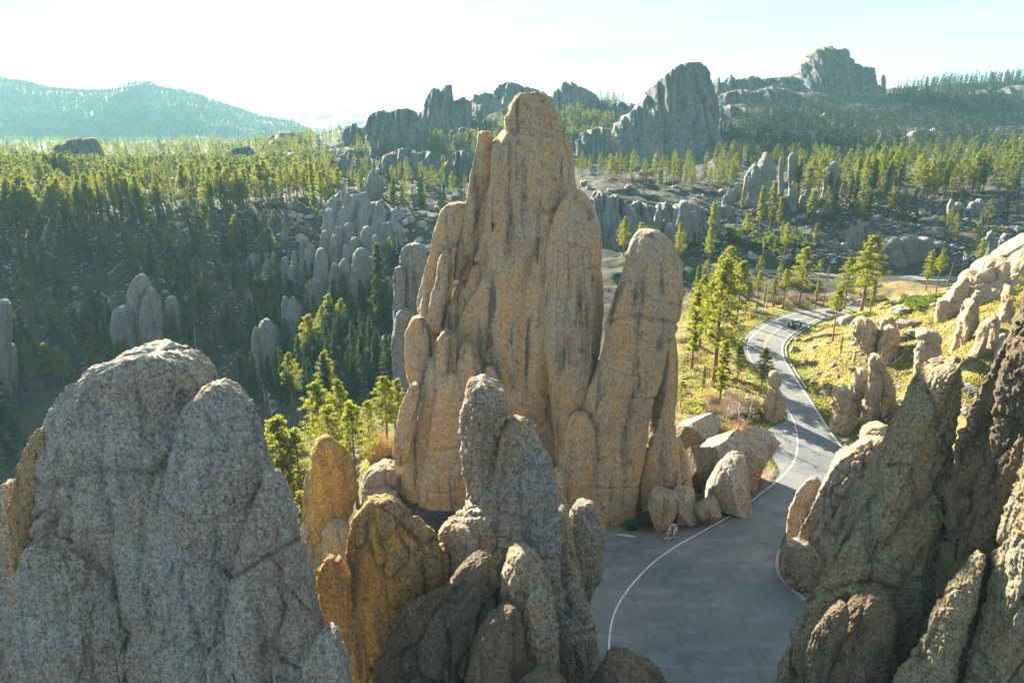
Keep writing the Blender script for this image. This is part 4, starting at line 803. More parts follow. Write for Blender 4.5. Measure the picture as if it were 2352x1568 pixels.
tg = np.gradient(cl, axis=0); tg /= np.linalg.norm(tg, axis=1)[:, None]; nn_ = np.stack([-tg[:, 1], tg[:, 0]], 1)
strip('road_marking', cl+nn_*.14, .13, .026, M['yellow']); strip('road_marking', cl-nn_*.14, .13, .026, M['yellow'])
strip('kerb', smooth_poly(g0([(1912, 728), (1888, 735), (1862, 748), (1834, 766), (1815, 782), (1805, 802), (1811, 826), (1826, 850), (1852, 892)])), .3, .0, M['kerb'], h=.12)
strip('kerb', smooth_poly(g0([(1790, 1262), (1784, 1290), (1790, 1320), (1812, 1346), (1850, 1380)])), .4, .0, M['kerb'], h=.15)
strip('road', R2C, 6.4, .02, am)
t2 = np.gradient(R2C, axis=0); t2 /= np.linalg.norm(t2, axis=1)[:, None]; n2_ = np.stack([-t2[:, 1], t2[:, 0]], 1)
strip('road_marking', R2C+n2_*2.9, .14, .026, M['white']); strip('road_marking', R2C-n2_*2.9, .14, .026, M['white'])
strip('road_marking', R2C, .2, .026, M['yellow'])

# ------------------------------------------------------------------ vegetation builders
def quads(cent, rad, n, ln, wd, rg, flat=.8, up=.25):
    """n needle tufts round each centre: narrow little leaf faces turned every way"""
    m = len(cent); c = np.repeat(cent, n, 0); r = np.repeat(rad, n)[:, None]
    g_ = rg.normal(size=(m*n, 3)); g_ /= np.linalg.norm(g_, axis=1)[:, None]
    p = c+g_*r*(rg.uniform(.25, 1, (m*n, 1))**.6)*np.array([1, 1, flat])
    t = g_*.7+rg.normal(size=(m*n, 3))*.6; t[:, 2] += up; t /= np.linalg.norm(t, axis=1)[:, None]
    s = np.cross(t, rg.normal(size=(m*n, 3))); s /= np.linalg.norm(s, axis=1)[:, None]
    L = ln*rg.uniform(.6, 1.3, (m*n, 1)); W = wd*rg.uniform(.6, 1.3, (m*n, 1))
    V = np.stack([p-t*L*.5, p+s*W*.5, p+t*L*.5, p-s*W*.5], 1).reshape(-1, 3)
    return V, np.arange(len(V)).reshape(-1, 4)
def tube(pts_, rads, k=5):
    pts_ = np.array(pts_, float); m = len(pts_); T = np.gradient(pts_, axis=0); T /= np.linalg.norm(T, axis=1)[:, None]+1e-9
    ref = np.where(np.abs(T[:, 2:3]) > .9, np.array([[1., 0, 0]]), np.array([[0, 0, 1.]])); A_ = np.cross(T, ref); A_ /= np.linalg.norm(A_, axis=1)[:, None]; B_ = np.cross(T, A_)
    ph = np.linspace(0, 2*math.pi, k, endpoint=False)
    V = pts_[:, None]+np.array(rads)[:, None, None]*(np.cos(ph)[None, :, None]*A_[:, None]+np.sin(ph)[None, :, None]*B_[:, None])
    i = np.arange(m-1)[:, None]*k; j = np.arange(k)[None]; j2 = (j+1) % k
    return V.reshape(-1, 3), np.stack([i+j, i+j2, i+k+j2, i+k+j], -1).reshape(-1, 4)
def cat(parts):
    V = []; Q = []; o = 0
    for v, q in parts: V.append(v); Q.append(q+o); o += len(v)
    return np.concatenate(V), np.concatenate(Q)
def pine_data(seed, h=15, kind='pine', lod=0):
    rg = np.random.RandomState(seed); wood = []; cen = []; rad = []
    bend = rg.normal(size=2)*.25; tz = np.linspace(0, h*.97, 9)
    ax = np.stack([bend[0]*np.sin(tz/h*2.2)*h*.05, bend[1]*np.sin(tz/h*1.7)*h*.05, tz], 1)
    r0 = h*.014+.04; wood.append(tube(ax, np.interp(tz, [0, h*.08, h], [r0*1.35, r0, .03]), 7 if lod == 0 else 4))
    start = {'pine': .30, 'tall': .55, 'spruce': .08, 'slim': .22, 'round': .25}[kind]*h*rg.uniform(.85, 1.15)
    nb = {'pine': 62, 'tall': 42, 'spruce': 80, 'slim': 60, 'round': 60}[kind]; nb = int(nb*(1 if lod == 0 else .5 if lod == 1 else .26))
    W = {'pine': .165, 'tall': .15, 'spruce': .14, 'slim': .085, 'round': .24}[kind]*h
    side = rg.uniform(0, 2*math.pi)
    for i in range(nb):
        f = (i+rg.uniform(0, 1))/nb; z = start+(h-start)*f
        if kind == 'spruce': prof = (1-f)**.85+.04
        elif kind == 'slim': prof = .35+.65*math.sin(math.pi*min(1, f*.85+.15))**.8*(1.1-f*.6)
        else: prof = max(.22, (math.sin(math.pi*(f*.78+.2)))**.7*(1.12-f*.45))
        a_ = i*2.4+rg.uniform(-.5, .5); ln = W*prof*rg.uniform(.55, 1.2)*(1+.22*math.cos(a_-side))
        c0 = np.array([np.interp(z, tz, ax[:, 0]), np.interp(z, tz, ax[:, 1]), z])
        rise = rg.uniform(-.05, .35) if kind != 'spruce' else rg.uniform(-.28, -.05)
        d_ = np.array([math.cos(a_), math.sin(a_), rise]); e = c0+d_*ln
        if lod == 0 or ln > .6: wood.append(tube([c0, c0+d_*ln*.5+[0, 0, -.04*ln], e], [.05+.012*ln, .035, .012], 3))
        steps = (.45, .75, 1.0) if lod == 0 else (.6, 1.0) if lod == 1 else (.8,)
        for q_ in steps:
            if q_*ln < .25 and q_ < 1: continue
            cen.append(c0+d_*ln*q_+rg.normal(size=3)*.10*ln); rad.append(rg.uniform(.42, .74)*(h/15)**.5*(.7+.3*prof)*(1 if lod == 0 else 1.2 if lod == 1 else 1.75)*(.75 if kind == 'slim' else 1))
    cen.append(ax[-1]); rad.append(.35)
    k = {0: 52, 1: 16, 2: 10}[lod]; ln_, wd_ = {0: (.34, .11), 1: (.62, .30), 2: (1.05, .55)}[lod]
    cr_ = quads(np.array(cen), np.array(rad), k, ln_*(h/15)**.5, wd_*(h/15)**.5, rg, flat=.62)
    return cat(wood), cr_
KINDS = {'pine': 'pine_tree', 'tall': 'pine_tree', 'round': 'pine_tree', 'slim': 'pine_tree', 'spruce': 'spruce_tree'}
PROTO = {}
for kd, ns_ in (('pine', 4), ('tall', 3), ('round', 2), ('slim', 2), ('spruce', 2)):
    for s_ in range(ns_):
        wd_, cr_ = pine_data(100+s_*7+len(kd), 15, kd)
        PROTO[kd, s_] = (mesh_from('trunk', wd_[0], [wd_[1]], M['bark']), mesh_from('crown', cr_[0], [cr_[1]], M['spruce' if kd == 'spruce' else 'pine'], smooth=False))
NVAR = {'pine': 4, 'tall': 3, 'round': 2, 'slim': 2, 'spruce': 2}
def plant_tree(kd, X, Y, Z, h, label, group, rg):
    s_ = rg.randrange(NVAR[kd]); k = h/15
    t = empty(KINDS[kd], (X, Y, Z-.15), rg.uniform(0, 6.28)); wdt = k*rg.uniform(.85, 1.2); t.scale = (wdt, wdt, k)
    tag(t, label, 'spruce tree' if kd == 'spruce' else 'pine tree', group)
    obj('trunk', PROTO[kd, s_][0], t); obj('crown', PROTO[kd, s_][1], t)
    return t
M['dforest'] = leaf_mat('shaded forest needles', (.006, .018, .013), (.014, .032, .02), (.03, .06, .02), inst=False, tf=.2)  # darker needle colour paints in the shade of the far slopes
RG = random.Random(11)
# --- trees that can be told apart: (base x, base y, top y, kind, label)
T1 = [
 (1640, 880, 600, 'pine', 'largest pine left of the road, its crown over the slope beside the blunt spire'),
 (1606, 800, 632, 'pine', 'pine close to the right side of the blunt spire'),
 (1665, 720, 566, 'round', 'broad round pine standing in front of the far road'),
 (1588, 850, 668, 'slim', 'narrow pine between the blunt spire and the largest pine'),
 (1652, 930, 780, 'slim', 'young pine on the grass below the largest pine'),
 (1692, 885, 795, 'pine', 'small dark pine on the grass left of the road bend'),
 (1747, 905, 800, 'pine', 'small dark pine in front of the road, above the little hoodoo'),
 (1563, 935, 873, 'round', 'short bushy pine touching the right edge of the blunt spire'),
 (1613, 905, 838, 'slim', 'thin sapling pine in front of the largest pine'),
 (1620, 770, 636, 'pine', 'sunlit pine behind the largest pine'),
 (1690, 745, 600, 'tall', 'bare stemmed pine behind the small road sign'),
 (1834, 708, 566, 'pine', 'bright full pine in the middle beyond the road bend'),
 (1872, 708, 640, 'slim', 'short pine right of the bright full pine, under the far road'),
 (1798, 708, 618, 'tall', 'thin pine with a bare stem left of the bright full pine'),
 (1774, 706, 640, 'tall', 'bare stemmed small pine second left of the bright full pine'),
 (1738, 712, 622, 'tall', 'thin pine with high crown above the verge of the bend'),
 (1712, 725, 655, 'tall', 'small bare stemmed pine above the white edge line of the bend'),
 (1755, 706, 650, 'slim', 'little pine standing over the outside of the bend'),
 (1938, 712, 592, 'pine', 'wide bright pine left of the tallest sunlit pine'),
 (1978, 715, 541, 'pine', 'tallest sunlit pine, crossing the far road'),
 (1998, 718, 636, 'slim', 'dense green pine right at the foot of the tallest sunlit pine'),
 (1912, 785, 664, 'tall', 'lone pine with a bare red trunk on the inside of the bend'),
 (1929, 815, 770, 'slim', 'little pine sapling on the dry grass inside the bend'),
 (2020, 862, 802, 'slim', 'bright sapling growing in front of the paired round pillars'),
 (2126, 668, 574, 'pine', 'left one of two sunlit pines standing on the far road bank'),
 (2150, 672, 576, 'tall', 'right one of two sunlit pines standing on the far road bank'),
 (2246, 620, 548, 'pine', 'sunlit pine leaning behind the big inclined rock'),
 (2345, 800, 572, 'pine', 'big pine at the right edge in front of the inclined rock'),
 (1432, 592, 498, 'pine', 'pine between the tallest spire and the blunt spire'),
 (1470, 585, 512, 'round', 'bushy pine showing above the blunt spire'),
 (1557, 600, 512, 'pine', 'yellow green pine above the far road, right of the blunt spire'),
 (1632, 560, 466, 'slim', 'slender pine high on the bank, above its tall neighbour'),
 (1628, 612, 522, 'pine', 'tall slender pine crossing the far road beside the boulders'),
 (1712, 572, 489, 'tall', 'lone slender pine above the two pale boulders of the far road'),
 (1744, 530, 428, 'slim', 'left one of three columnar pines below the twin pinnacles'),
 (1767, 535, 416, 'slim', 'middle one of three columnar pines below the twin pinnacles'),
 (1787, 530, 452, 'slim', 'right one of three columnar pines below the twin pinnacles'),
 (1703, 492, 432, 'slim', 'small columnar pine left of the twin pinnacles'),
 (1802, 588, 511, 'pine', 'pine standing just above the far road at the middle right'),
 (1868, 575, 512, 'slim', 'dark slim pine on the bank above the far road'),
 (1820, 610, 545, 'spruce', 'dark shaded fir above the far road'),
 (665, 1260, 955, 'pine', 'big bright pine rising behind the right edge of the grey dome'),
 (700, 1230, 985, 'pine', 'thin pine close to the curved brown pillar'),
 (640, 1230, 1035, 'pine', 'lower pine half hidden by the grey dome'),
 (716, 1345, 1124, 'slim', 'slender dense green pine in front of the curved brown pillar'),
 (745, 1080, 878, 'pine', 'tall yellow green pine above the curved brown pillar'),
 (792, 1060, 872, 'pine', 'tall pine behind the umbrella shaped one'),
 (822, 1165, 925, 'tall', 'umbrella shaped pine with a long bare red trunk by the curved pillar'),
 (768, 1100, 935, 'round', 'bushy pine just above the curved brown pillar'),
 (890, 1015, 864, 'pine', 'pine near the left foot of the tallest spire'),
 (918, 1010, 868, 'pine', 'pine touching the left edge of the tallest spire'),
 (852, 1050, 922, 'round', 'rounded pine above the golden shrub'),
 (875, 780, 560, 'spruce', 'very tall dark fir between the cluster of fins and the fluted fin'),
 (395, 640, 520, 'spruce', 'thin dark fir on the shaded slope above the pointed pinnacle pair'),
 (548, 590, 495, 'pine', 'sunlit double pine standing alone on the shaded slope'),
 (430, 790, 698, 'pine', 'yellowish pine beside the pinnacle pair'),
 (452, 800, 735, 'round', 'second yellowish pine beside the pinnacle pair'),
 (485, 850, 765, 'pine', 'shaded pine above the right shoulder of the grey dome'),
 (725, 500, 372, 'slim', 'dark tall pine at the right end of the left hand forest'),
 (480, 500, 402, 'round', 'dark round pine in the middle of the left hand forest edge'),
 (565, 455, 378, 'pine', 'dark topped pine standing above the left hand forest'),
 (718, 850, 722, 'pine', 'green pine in the valley below the two headed pinnacle'),
]
CANDS = []      # (apparent size, kind, X, Y, Z, h, label, group)
for bx, by, ty, kd, lab in T1:
    X, Y, Z = hit1(bx, by)
    Zt = float(wp(bx, ty, Y)[2]); h = max(3, Zt-Z)
    plant_tree(kd, X, Y, Z, h, lab, None, RG)
n_named = len(T1)
def zone(poly, n, hrange, kinds, label, group, seed, keep=None, dmin=0):
    rg = np.random.RandomState(seed); P = np.array(poly, float); lo, hi = P.min(0), P.max(0); got = []
    q = rg.uniform(lo, hi, (n*6, 2)); q = q[inside(q, P)][:n]
    X, Y, Z, ok = hit(q[:, 0], q[:, 1])
    for x, y, z, k_ in zip(X, Y, Z, ok):
        if not k_: continue
        h = rg.uniform(*hrange); kd = kinds[rg.randint(len(kinds))]
        if y < 330 and x > -10 and ground(x, y) > -1 and min(np.hypot(PAVE[:, 0]-x, PAVE[:, 1]-y).min(), np.hypot(R2C[:, 0]-x, R2C[:, 1]-y).min()-3) < 2.2: continue
        CANDS.append((h/math.hypot(x, y), kd, float(x), float(y), float(z), h, label, group))
zone([(-60, 415), (780, 415), (780, 462), (-60, 475)], 300, (7, 17), ['pine', 'tall', 'round', 'tall'], 'sunlit pine in the back rows of the forest on the left hand crest', 'pines of the forest on the left crest', 1)
zone([(-60, 470), (780, 458), (790, 482), (420, 498), (-60, 560)], 230, (8, 19), ['pine', 'tall', 'tall', 'round', 'tall', 'slim'], 'sunlit pine along the front edge of the forest on the left hand crest', 'pines of the forest on the left crest', 2)
zone([(-40, 545), (420, 505), (640, 500), (640, 600), (-40, 700)], 150, (6, 14), ['pine', 'slim', 'spruce', 'spruce'], 'shaded pine scattered on the upper part of the left hand slope', 'pines scattered on the shaded left slope', 3)
zone([(-20, 690), (640, 600), (660, 740), (560, 830), (20, 850)], 150, (5, 13), ['pine', 'spruce', 'spruce', 'round'], 'shaded pine scattered on the lower part of the left hand slope', 'pines scattered on the shaded left slope', 4)
zone([(490, 800), (940, 700), (940, 900), (700, 960), (560, 930)], 95, (10, 17), ['spruce', 'spruce', 'spruce', 'pine'], 'dark fir in the deep valley left of the tallest spire', 'dark firs in the valley', 5)
zone([(560, 640), (940, 560), (940, 760), (640, 830)], 46, (7, 14), ['spruce', 'spruce', 'pine'], 'dark fir among the fins and outcrops on the shaded slope', 'dark firs among the fins', 15)
zone([(-20, 860), (60, 850), (60, 1080), (-20, 1080)], 12, (8, 14), ['spruce'], 'dark fir in the shadow behind the left edge of the grey dome', 'dark firs in the valley', 6)
zone([(-20, 770), (420, 790), (420, 880), (60, 900), (-20, 980)], 80, (8, 15), ['spruce', 'spruce', 'pine'], 'dark fir in the valley bottom above the top of the grey dome', 'dark firs in the valley', 16)
zone([(760, 430), (1060, 400), (1075, 480), (1000, 500), (860, 480)], 55, (8, 15), ['pine', 'slim', 'spruce'], 'pine among the teal grey rocks left of the tallest spire', 'pines left of the tallest spire', 7)
zone([(1325, 392), (1690, 385), (1740, 440), (1560, 450), (1325, 410)], 75, (9, 14), ['pine', 'slim', 'pine'], 'sunlit pine in the belt below the great fluted massif', 'pines in the belt below the fluted massif', 8)
zone([(1830, 400), (2420, 385), (2420, 455), (2050, 465), (1810, 470)], 150, (12, 17), ['pine', 'round', 'pine', 'slim'], 'sunlit pine in the wood along the right hand ridge', 'pines of the wood on the right ridge', 9)
zone([(1800, 465), (2100, 460), (2100, 530), (1850, 520)], 30, (9, 14), ['pine', 'spruce'], 'dark pine on the shaded bank under the right hand wood', 'pines on the bank under the right wood', 10)
zone([(2100, 460), (2400, 450), (2400, 600), (2200, 580), (2100, 540)], 14, (8, 12), ['pine', 'spruce'], 'scattered dark pine on the shaded slope at the far right', 'pines on the bank under the right wood', 12)
zone([(1400, 520), (2000, 525), (2000, 580), (1700, 590), (1400, 575)], 20, (4, 8), ['spruce', 'pine'], 'small dark pine among the boulders above the far road', 'small pines above the far road', 13)
zone([(1560, 625), (1900, 650), (1900, 700), (1700, 715), (1560, 740)], 18, (6, 10), ['tall', 'slim', 'spruce', 'slim'], 'pine in the hollow between the bend and the far road', 'pines between the two roads', 14)
CANDS.sort(key=lambda c: -c[0]); NIND = 300-n_named
far_list = []
for c_ in CANDS[:NIND]: plant_tree(c_[1], *c_[2:6], c_[6], c_[7], RG)
far_list += [(c_[1], 1)+tuple(c_[2:6]) for c_ in CANDS[NIND:]]
def fzone(poly, n, hr, kinds, seed, lod=2, maxY=3000):
    rg = np.random.RandomState(seed); P = np.array(poly, float); lo, hi = P.min(0), P.max(0)
    q = rg.uniform(lo, hi, (n*8, 2)); q = q[inside(q, P)][:n]; X, Y, Z, ok = hit(q[:, 0], q[:, 1], 200)
    dens = fbm(np.stack([X/60, Y/60, X*0+seed], 1), 3)
    for x, y, z, k_, dn in zip(X, Y, Z, ok, dens):
        if k_ and y < maxY and dn > -.45+rg.uniform(-.2, .2): far_list.append((kinds[rg.randint(len(kinds))], lod, x, y, z, rg.uniform(*hr)))
fzone([(-80, 305), (720, 335), (720, 425), (-80, 425)], 1500, (11, 16), ['pine', 'round', 'spruce'], 31)
fzone([(-80, 395), (780, 395), (780, 425), (-80, 425)], 220, (12, 16), ['pine', 'round', 'tall'], 37, lod=1)
fzone([(590, 330), (800, 305), (850, 330), (850, 400), (600, 380)], 260, (9, 13), ['pine', 'spruce'], 32)
fzone([(780, 360), (1090, 300), (1090, 420), (860, 430)], 170, (9, 14), ['spruce', 'pine'], 33, lod=1)
fzone([(980, 325), (1080, 300), (1200, 262), (1330, 268), (1330, 340), (1090, 360), (960, 350)], 700, (10, 15), ['spruce', 'spruce', 'pine'], 34)
fzone([(1290, 238), (1420, 238), (1420, 320), (1330, 350), (1290, 330)], 330, (9, 14), ['spruce', 'pine'], 35)
fzone([(1650, 300), (1760, 255), (1860, 262), (2000, 268), (2050, 225), (2420, 190), (2420, 355), (1650, 370)], 1500, (8, 14), ['spruce'], 36)
fzone([(2050, 195), (2420, 180), (2420, 260), (2050, 260)], 500, (10, 16), ['spruce'], 38)
fzone([(1640, 360), (2420, 345), (2420, 395), (1640, 390)], 260, (9, 14), ['spruce', 'pine'], 39, lod=1)
fzone([(1650, 225), (1840, 215), (2060, 262), (2060, 300), (1650, 330)], 420, (5, 10), ['spruce'], 51)
fzone([(1380, 240), (1480, 260), (1480, 330), (1330, 350), (1330, 280)], 160, (6, 11), ['spruce', 'pine'], 52)
rgp = np.random.RandomState(91)
for _ in range(1300):
    y_ = 800*2.7**rgp.uniform(); x_ = y_*rgp.uniform(-.95, -.22); far_list.append((['pine', 'spruce', 'pine'][rgp.randint(3)], 2, x_, y_, float(ground(x_, y_)), rgp.uniform(9, 16)))
# trees along the far skyline crest
rgc = np.random.RandomState(77)
for x0_, x1_, Yc_, n_c in ((1360, 1420, 830, 10), (1640, 1842, 845, 46), (2030, 2420, 845, 90), (1090, 1140, 800, 8), (2030, 2420, 880, 60)):
    for sx_ in rgc.uniform(x0_, x1_, n_c):
        X_ = (sx_-1176)/F*Yc_*1.0; far_list.append(('spruce', 2, X_, Yc_+rgc.uniform(-12, 12), float(ground(X_, Yc_)), rgc.uniform(8, 15)))
LODP = {}
for kd in NVAR:
    for L in (1, 2):
        LODP[kd, L] = [pine_data(300+k_*5+len(kd), 15, kd, L) for k_ in range(3 if L == 1 else 4)]
tv, tq = [], []; ot = 0; rgf = np.random.RandomState(5); CR = {'pine': [[], [], 0], 'spruce': [[], [], 0]}
for kd, L, x, y, z, h in far_list:
    (wv, wq), (v_, q_) = LODP[kd, L][rgf.randint(len(LODP[kd, L]))]; a_ = rgf.uniform(0, 6.28); k_ = h/15; C_ = CR['spruce' if kd == 'spruce' else 'pine']
    Rm = np.array([[math.cos(a_), -math.sin(a_), 0], [math.sin(a_), math.cos(a_), 0], [0, 0, 1]])*k_
    C_[0].append(v_@Rm.T+[x, y, z-.3]); C_[1].append(q_+C_[2]); C_[2] += len(v_)
    if L == 1: tv.append(wv@Rm.T+[x, y, z-.3]); tq.append(wq+ot); ot += len(wv)
for k_, nm, mt, lab in (('pine', 'pine_forest', 'forest', 'light green mass of pines covering the plateau and slopes in the distance'), ('spruce', 'spruce_forest', 'dforest', 'mass of firs on the far slopes, dark green with painted shade')):
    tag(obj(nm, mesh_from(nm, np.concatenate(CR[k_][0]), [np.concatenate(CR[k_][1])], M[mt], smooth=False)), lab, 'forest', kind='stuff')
tag(obj('forest_trunks', mesh_from('forest_trunks', np.concatenate(tv), [np.concatenate(tq)], M['bark'])), 'thin brown trunks standing inside the more distant woods', 'tree trunks', kind='stuff')
# tiny trees on the hazy mountain
XX, YY, ZZ = RIDGES['mountain']; k1 = 45; rgm = np.random.RandomState(8); n_t = 9000
ri = rgm.uniform(2, 59.5, n_t); ri[:1500] = rgm.uniform(56, 60, 1500); ci = rgm.uniform(90, 400, n_t); i1, j1 = ri.astype(int), ci.astype(int); fi, fj = ri-i1, ci-j1
def bil(A_): return (A_[i1, j1]*(1-fj)+A_[i1, j1+1]*fj)*(1-fi)+(A_[i1+1, j1]*(1-fj)+A_[i1+1, j1+1]*fj)*fi
mx_, my_, mz_ = bil(XX), bil(YY), bil(ZZ); hh = rgm.uniform(9, 17, n_t); rr = hh*.2
ang = rgm.uniform(0, 6.28, n_t); Vc = []
for k_ in range(4): Vc.append(np.stack([mx_+rr*np.cos(ang+k_*1.57), my_+rr*np.sin(ang+k_*1.57), mz_+hh*.15], 1))
Vc.append(np.stack([mx_, my_, mz_+hh], 1)); Vc = np.stack(Vc, 1).reshape(-1, 3); o5 = np.arange(n_t)[:, None]*5
tri = np.concatenate([np.c_[o5+k_, o5+(k_+1) % 4, o5+4] for k_ in range(4)])
tag(obj('mountain_forest', mesh_from('mountain_forest', Vc, [tri], M['dforest'], smooth=False)), 'fine dark conifer cover on the hazy mountain at the left', 'forest', kind='stuff')
# ------------------------------------------------------------------ boulders
def ico_arrays(sub):
    bm = bmesh.new(); bmesh.ops.create_icosphere(bm, subdivisions=sub, radius=1)
    V = np.array([v_.co[:] for v_ in bm.verts]); T = np.array([[q.index for q in f_.verts] for f_ in bm.faces]); bm.free(); return V, T
def boulder_arr(seed, sub=4):
    rg = np.random.RandomState(seed); V, T = ico_arrays(sub); P = V.copy()
    for _ in range(13):
        nrm = rg.normal(size=3); nrm /= np.linalg.norm(nrm); dd = rg.uniform(.50, .82); s_ = P@nrm-dd
        P -= np.where(s_ > 0, s_*.96, 0)[:, None]*nrm
    P *= rg.uniform(.75, 1.2, 3)*np.array([1.1, 1, .82])
    P += V*(fbm(P*1.6+seed, 2)*.09+perlin(P*5+seed)*.025*(sub > 3))[:, None]
    return P, T
BM = [mesh_from('boulder', *(lambda a: (a[0], [a[1]]))(boulder_arr(s_)), M['boulder'], False) for s_ in range(8)]
BL = []
def add_boulder(sx, sy, wpx, label, group=None, asp=1.0):
    X, Y, Z = hit1(sx, sy); s_ = wpx/F*math.hypot(Y, 50)/2; BL.append((wpx, X, Y, Z, s_, label, group, asp))
for sx, sy, w_, lab, asp in [
    (1732, 598, 36, 'long pale boulder lying just above the far road', .6), (1806, 596, 26, 'rounded pale boulder above the far road, right of the long one', .8), (1694, 548, 22, 'round pale boulder half way up the bank above the far road', 1.),
    (1985, 522, 20, 'single pale boulder at the foot of the right hand wood', 1.), (1845, 505, 30, 'flat topped light boulder on the bank under the right hand wood', .7), (1885, 495, 34, 'greenish cliffy boulder against the right hand wood', .9),
    (1616, 545, 22, 'stacked pale boulder on the bank left of the slender pine', 1.1), (1648, 560, 18, 'small pale boulder beside the slender pine', 1.), (1660, 540, 26, 'leaning slab boulder above the slender pine', .6), (1915, 612, 14, 'small boulder on the verge of the far road', .9),
    (1905, 722, 24, 'boulder at the inside of the bend where the road disappears', .8), (1940, 745, 44, 'big pale boulder beside the lone bare trunked pine', .8), (1975, 705, 46, 'long inclined boulder pointing up left above the bend', .6), (1950, 695, 26, 'dark boulder propped under the long inclined one', .8),
    (2070, 720, 44, 'egg shaped boulder in the middle of the hillside boulders', .8), (2035, 745, 44, 'smooth oval boulder lying on top of another on the hillside', .7), (2075, 752, 48, 'square grey boulder right of the smooth oval one', .9), (2010, 690, 52, 'flat slab boulder on the crest of the sunlit hillside', .45),
    (2055, 702, 20, 'upright small block on the crest boulders', 1.2), (2085, 690, 26, 'light tan block on the crest right of the egg shaped boulder', .8), (2110, 690, 44, 'low smooth dome boulder on the hillside crest', .5), (2105, 745, 36, 'shadowed flat boulder under the big inclined rock', .6),
    (2100, 775, 60, 'long flat boulder touching the wide capped hoodoo', .5), (2145, 705, 26, 'cream boulder at the toe of the inclined rock', .7), (2120, 710, 20, 'small cracked boulder left of the cream one', .8), (2235, 735, 36, 'boulder leaning at the foot of the bulbous pillar', .8),
    (1825, 808, 26, 'cracked brown boulder on the inside verge of the bend', 1.2), (1832, 782, 20, 'pale square boulder just above the cracked brown one', 1.1), (1790+30, 845, 14, 'small stone on the inside verge', .8), (1868, 882, 18, 'pale boulder on the dry grass left of the egg headed hoodoo', .8),
    (1840, 940+8, 12, 'stone near the road edge opposite the little hoodoo', .8), (1895, 905, 32, 'dark flat boulder on the dry grass above the egg headed hoodoo', .6), (1915, 918, 12, 'small white stone right of the dark flat boulder', 1.), (1925, 870, 16, 'grey stone in the dry grass under the sapling', .8), (1880, 860, 14, 'tan stone in the dry grass', .8),
    (1905, 790, 14, 'white stone below the lone bare trunked pine', .6), (1870, 800, 26, 'pale flat stones in the dry grass by the bend', .5), (1990, 1008, 60, 'flat cream rock plate below the large dark hoodoo', .35), (1940, 1018, 30, 'cream rock plate beside the road under the egg headed hoodoo', .4),
    (2075, 930, 26, 'sunlit boulder between the large hoodoo and the capped hoodoo', .8), (2075, 960, 30, 'shadowed boulder stacked right of the large dark hoodoo', .9), (2225, 900, 40, 'flat cream stones behind the tall olive slab', .45), (2215, 955, 36, 'pale block in the gap between the right hand slabs', .8), (2250, 925, 30, 'round stone in the gap between the right hand slabs', .7),
    (1745, 720, 40, 'long low ledge boulder on the outside verge of the bend', .35), (1600, 960, 30, 'flat grey stone on the grass behind the roadside pile', .5), (1578, 905, 22, 'light stone among the dead branches near the blunt spire', .6), (1640, 945, 20, 'pale stone under the young pine', .6),
    (905, 1030, 24, 'cream boulder beside the golden shrub', .6), (775, 770, 40, 'round blue grey boulder under the fins in the valley', .8), (790, 738, 24, 'small round boulder above the blue grey one', 1.), (818, 700, 34, 'domed boulder on the right of the fin cluster', .8), (775, 800, 34, 'split boulder in the valley bottom', .6),
    (552, 560, 18, 'small pale boulder on the shaded slope below the forest', .8), (605, 650, 60, 'broken pale boulder field block on the shaded slope', .7), (630, 625, 40, 'pale cracked boulder above the broken block on the shaded slope', .7), (575, 690, 24, 'bluish boulder left under the broken block', .7),
    (150, 500, 44, 'dark ledge boulder at the left part of the forest edge', .5), (480, 605, 14, 'tiny white stone on the shaded slope', .8), (105, 665, 22, 'grey boulder on the shaded slope at the left', .6)]:
    add_boulder(sx, sy, w_, lab, None, asp)
def bzone(poly, n, wr, label, group, seed, asp=(.5, 1.1)):
    rg = np.random.RandomState(seed); P = np.array(poly, float); lo, hi = P.min(0), P.max(0); q = rg.uniform(lo, hi, (n*8, 2)); q = q[inside(q, P)]
    w_ = fbm(np.c_[q/55, np.full(len(q), seed)], 2); q = q[w_ > rg.uniform(-.5, .5, len(q))][:n]
    X, Y, Z, ok = hit(q[:, 0], q[:, 1])
    for a_, x, y, z, k_ in zip(q, X, Y, Z, ok):
        if not k_: continue
        if y < 330 and x > -20:
            pt = np.array([[x, y]])
            if inside(pt, PAVE)[0] or min(seg_dist(pt, PAVE)[0], seg_dist(pt, R2C, False)[0]-3.4) < .8: continue
        px_ = wr[0]*(wr[1]/wr[0])**(rg.uniform()**2.2); BL.append((px_, x, y, z, px_/F*math.hypot(y, 50)/2, label, group, rg.uniform(*asp)))
bzone([(1820, 800), (1960, 740), (2340, 760), (2300, 900), (1960, 1010), (1880, 960)], 260, (5, 24), 'small pale stone in the dry grass of the sunlit hillside', 'stones on the sunlit hillside', 41)
bzone([(1560, 860), (1700, 840), (1760, 960), (1560, 980)], 60, (4, 14), 'small stone in the grass left of the road bend', 'stones left of the road', 42)
bzone([(1400, 500), (1760, 470), (2352, 470), (2352, 600), (1950, 610), (1400, 575)], 330, (5, 26), 'boulder strewn on the shaded bank above the far road', 'boulders above the far road', 43)
bzone([(1450, 610), (1900, 650), (1900, 690), (1560, 740)], 60, (4, 15), 'stone in the hollow between the bend and the far road', 'stones between the two roads', 44)
bzone([(0, 520), (640, 500), (660, 720), (560, 830), (0, 860)], 420, (4, 20), 'grey rock strewn on the shaded left hand slope', 'rocks on the shaded left slope', 45)
bzone([(640, 480), (1000, 480), (960, 640), (640, 560)], 170, (8, 34), 'teal grey rock on the slope above the fin cluster', 'rocks above the fin cluster', 46)
bzone([(560, 700), (930, 700), (930, 880), (640, 880)], 120, (5, 26), 'blue grey rock in the deep valley', 'rocks in the valley', 47)
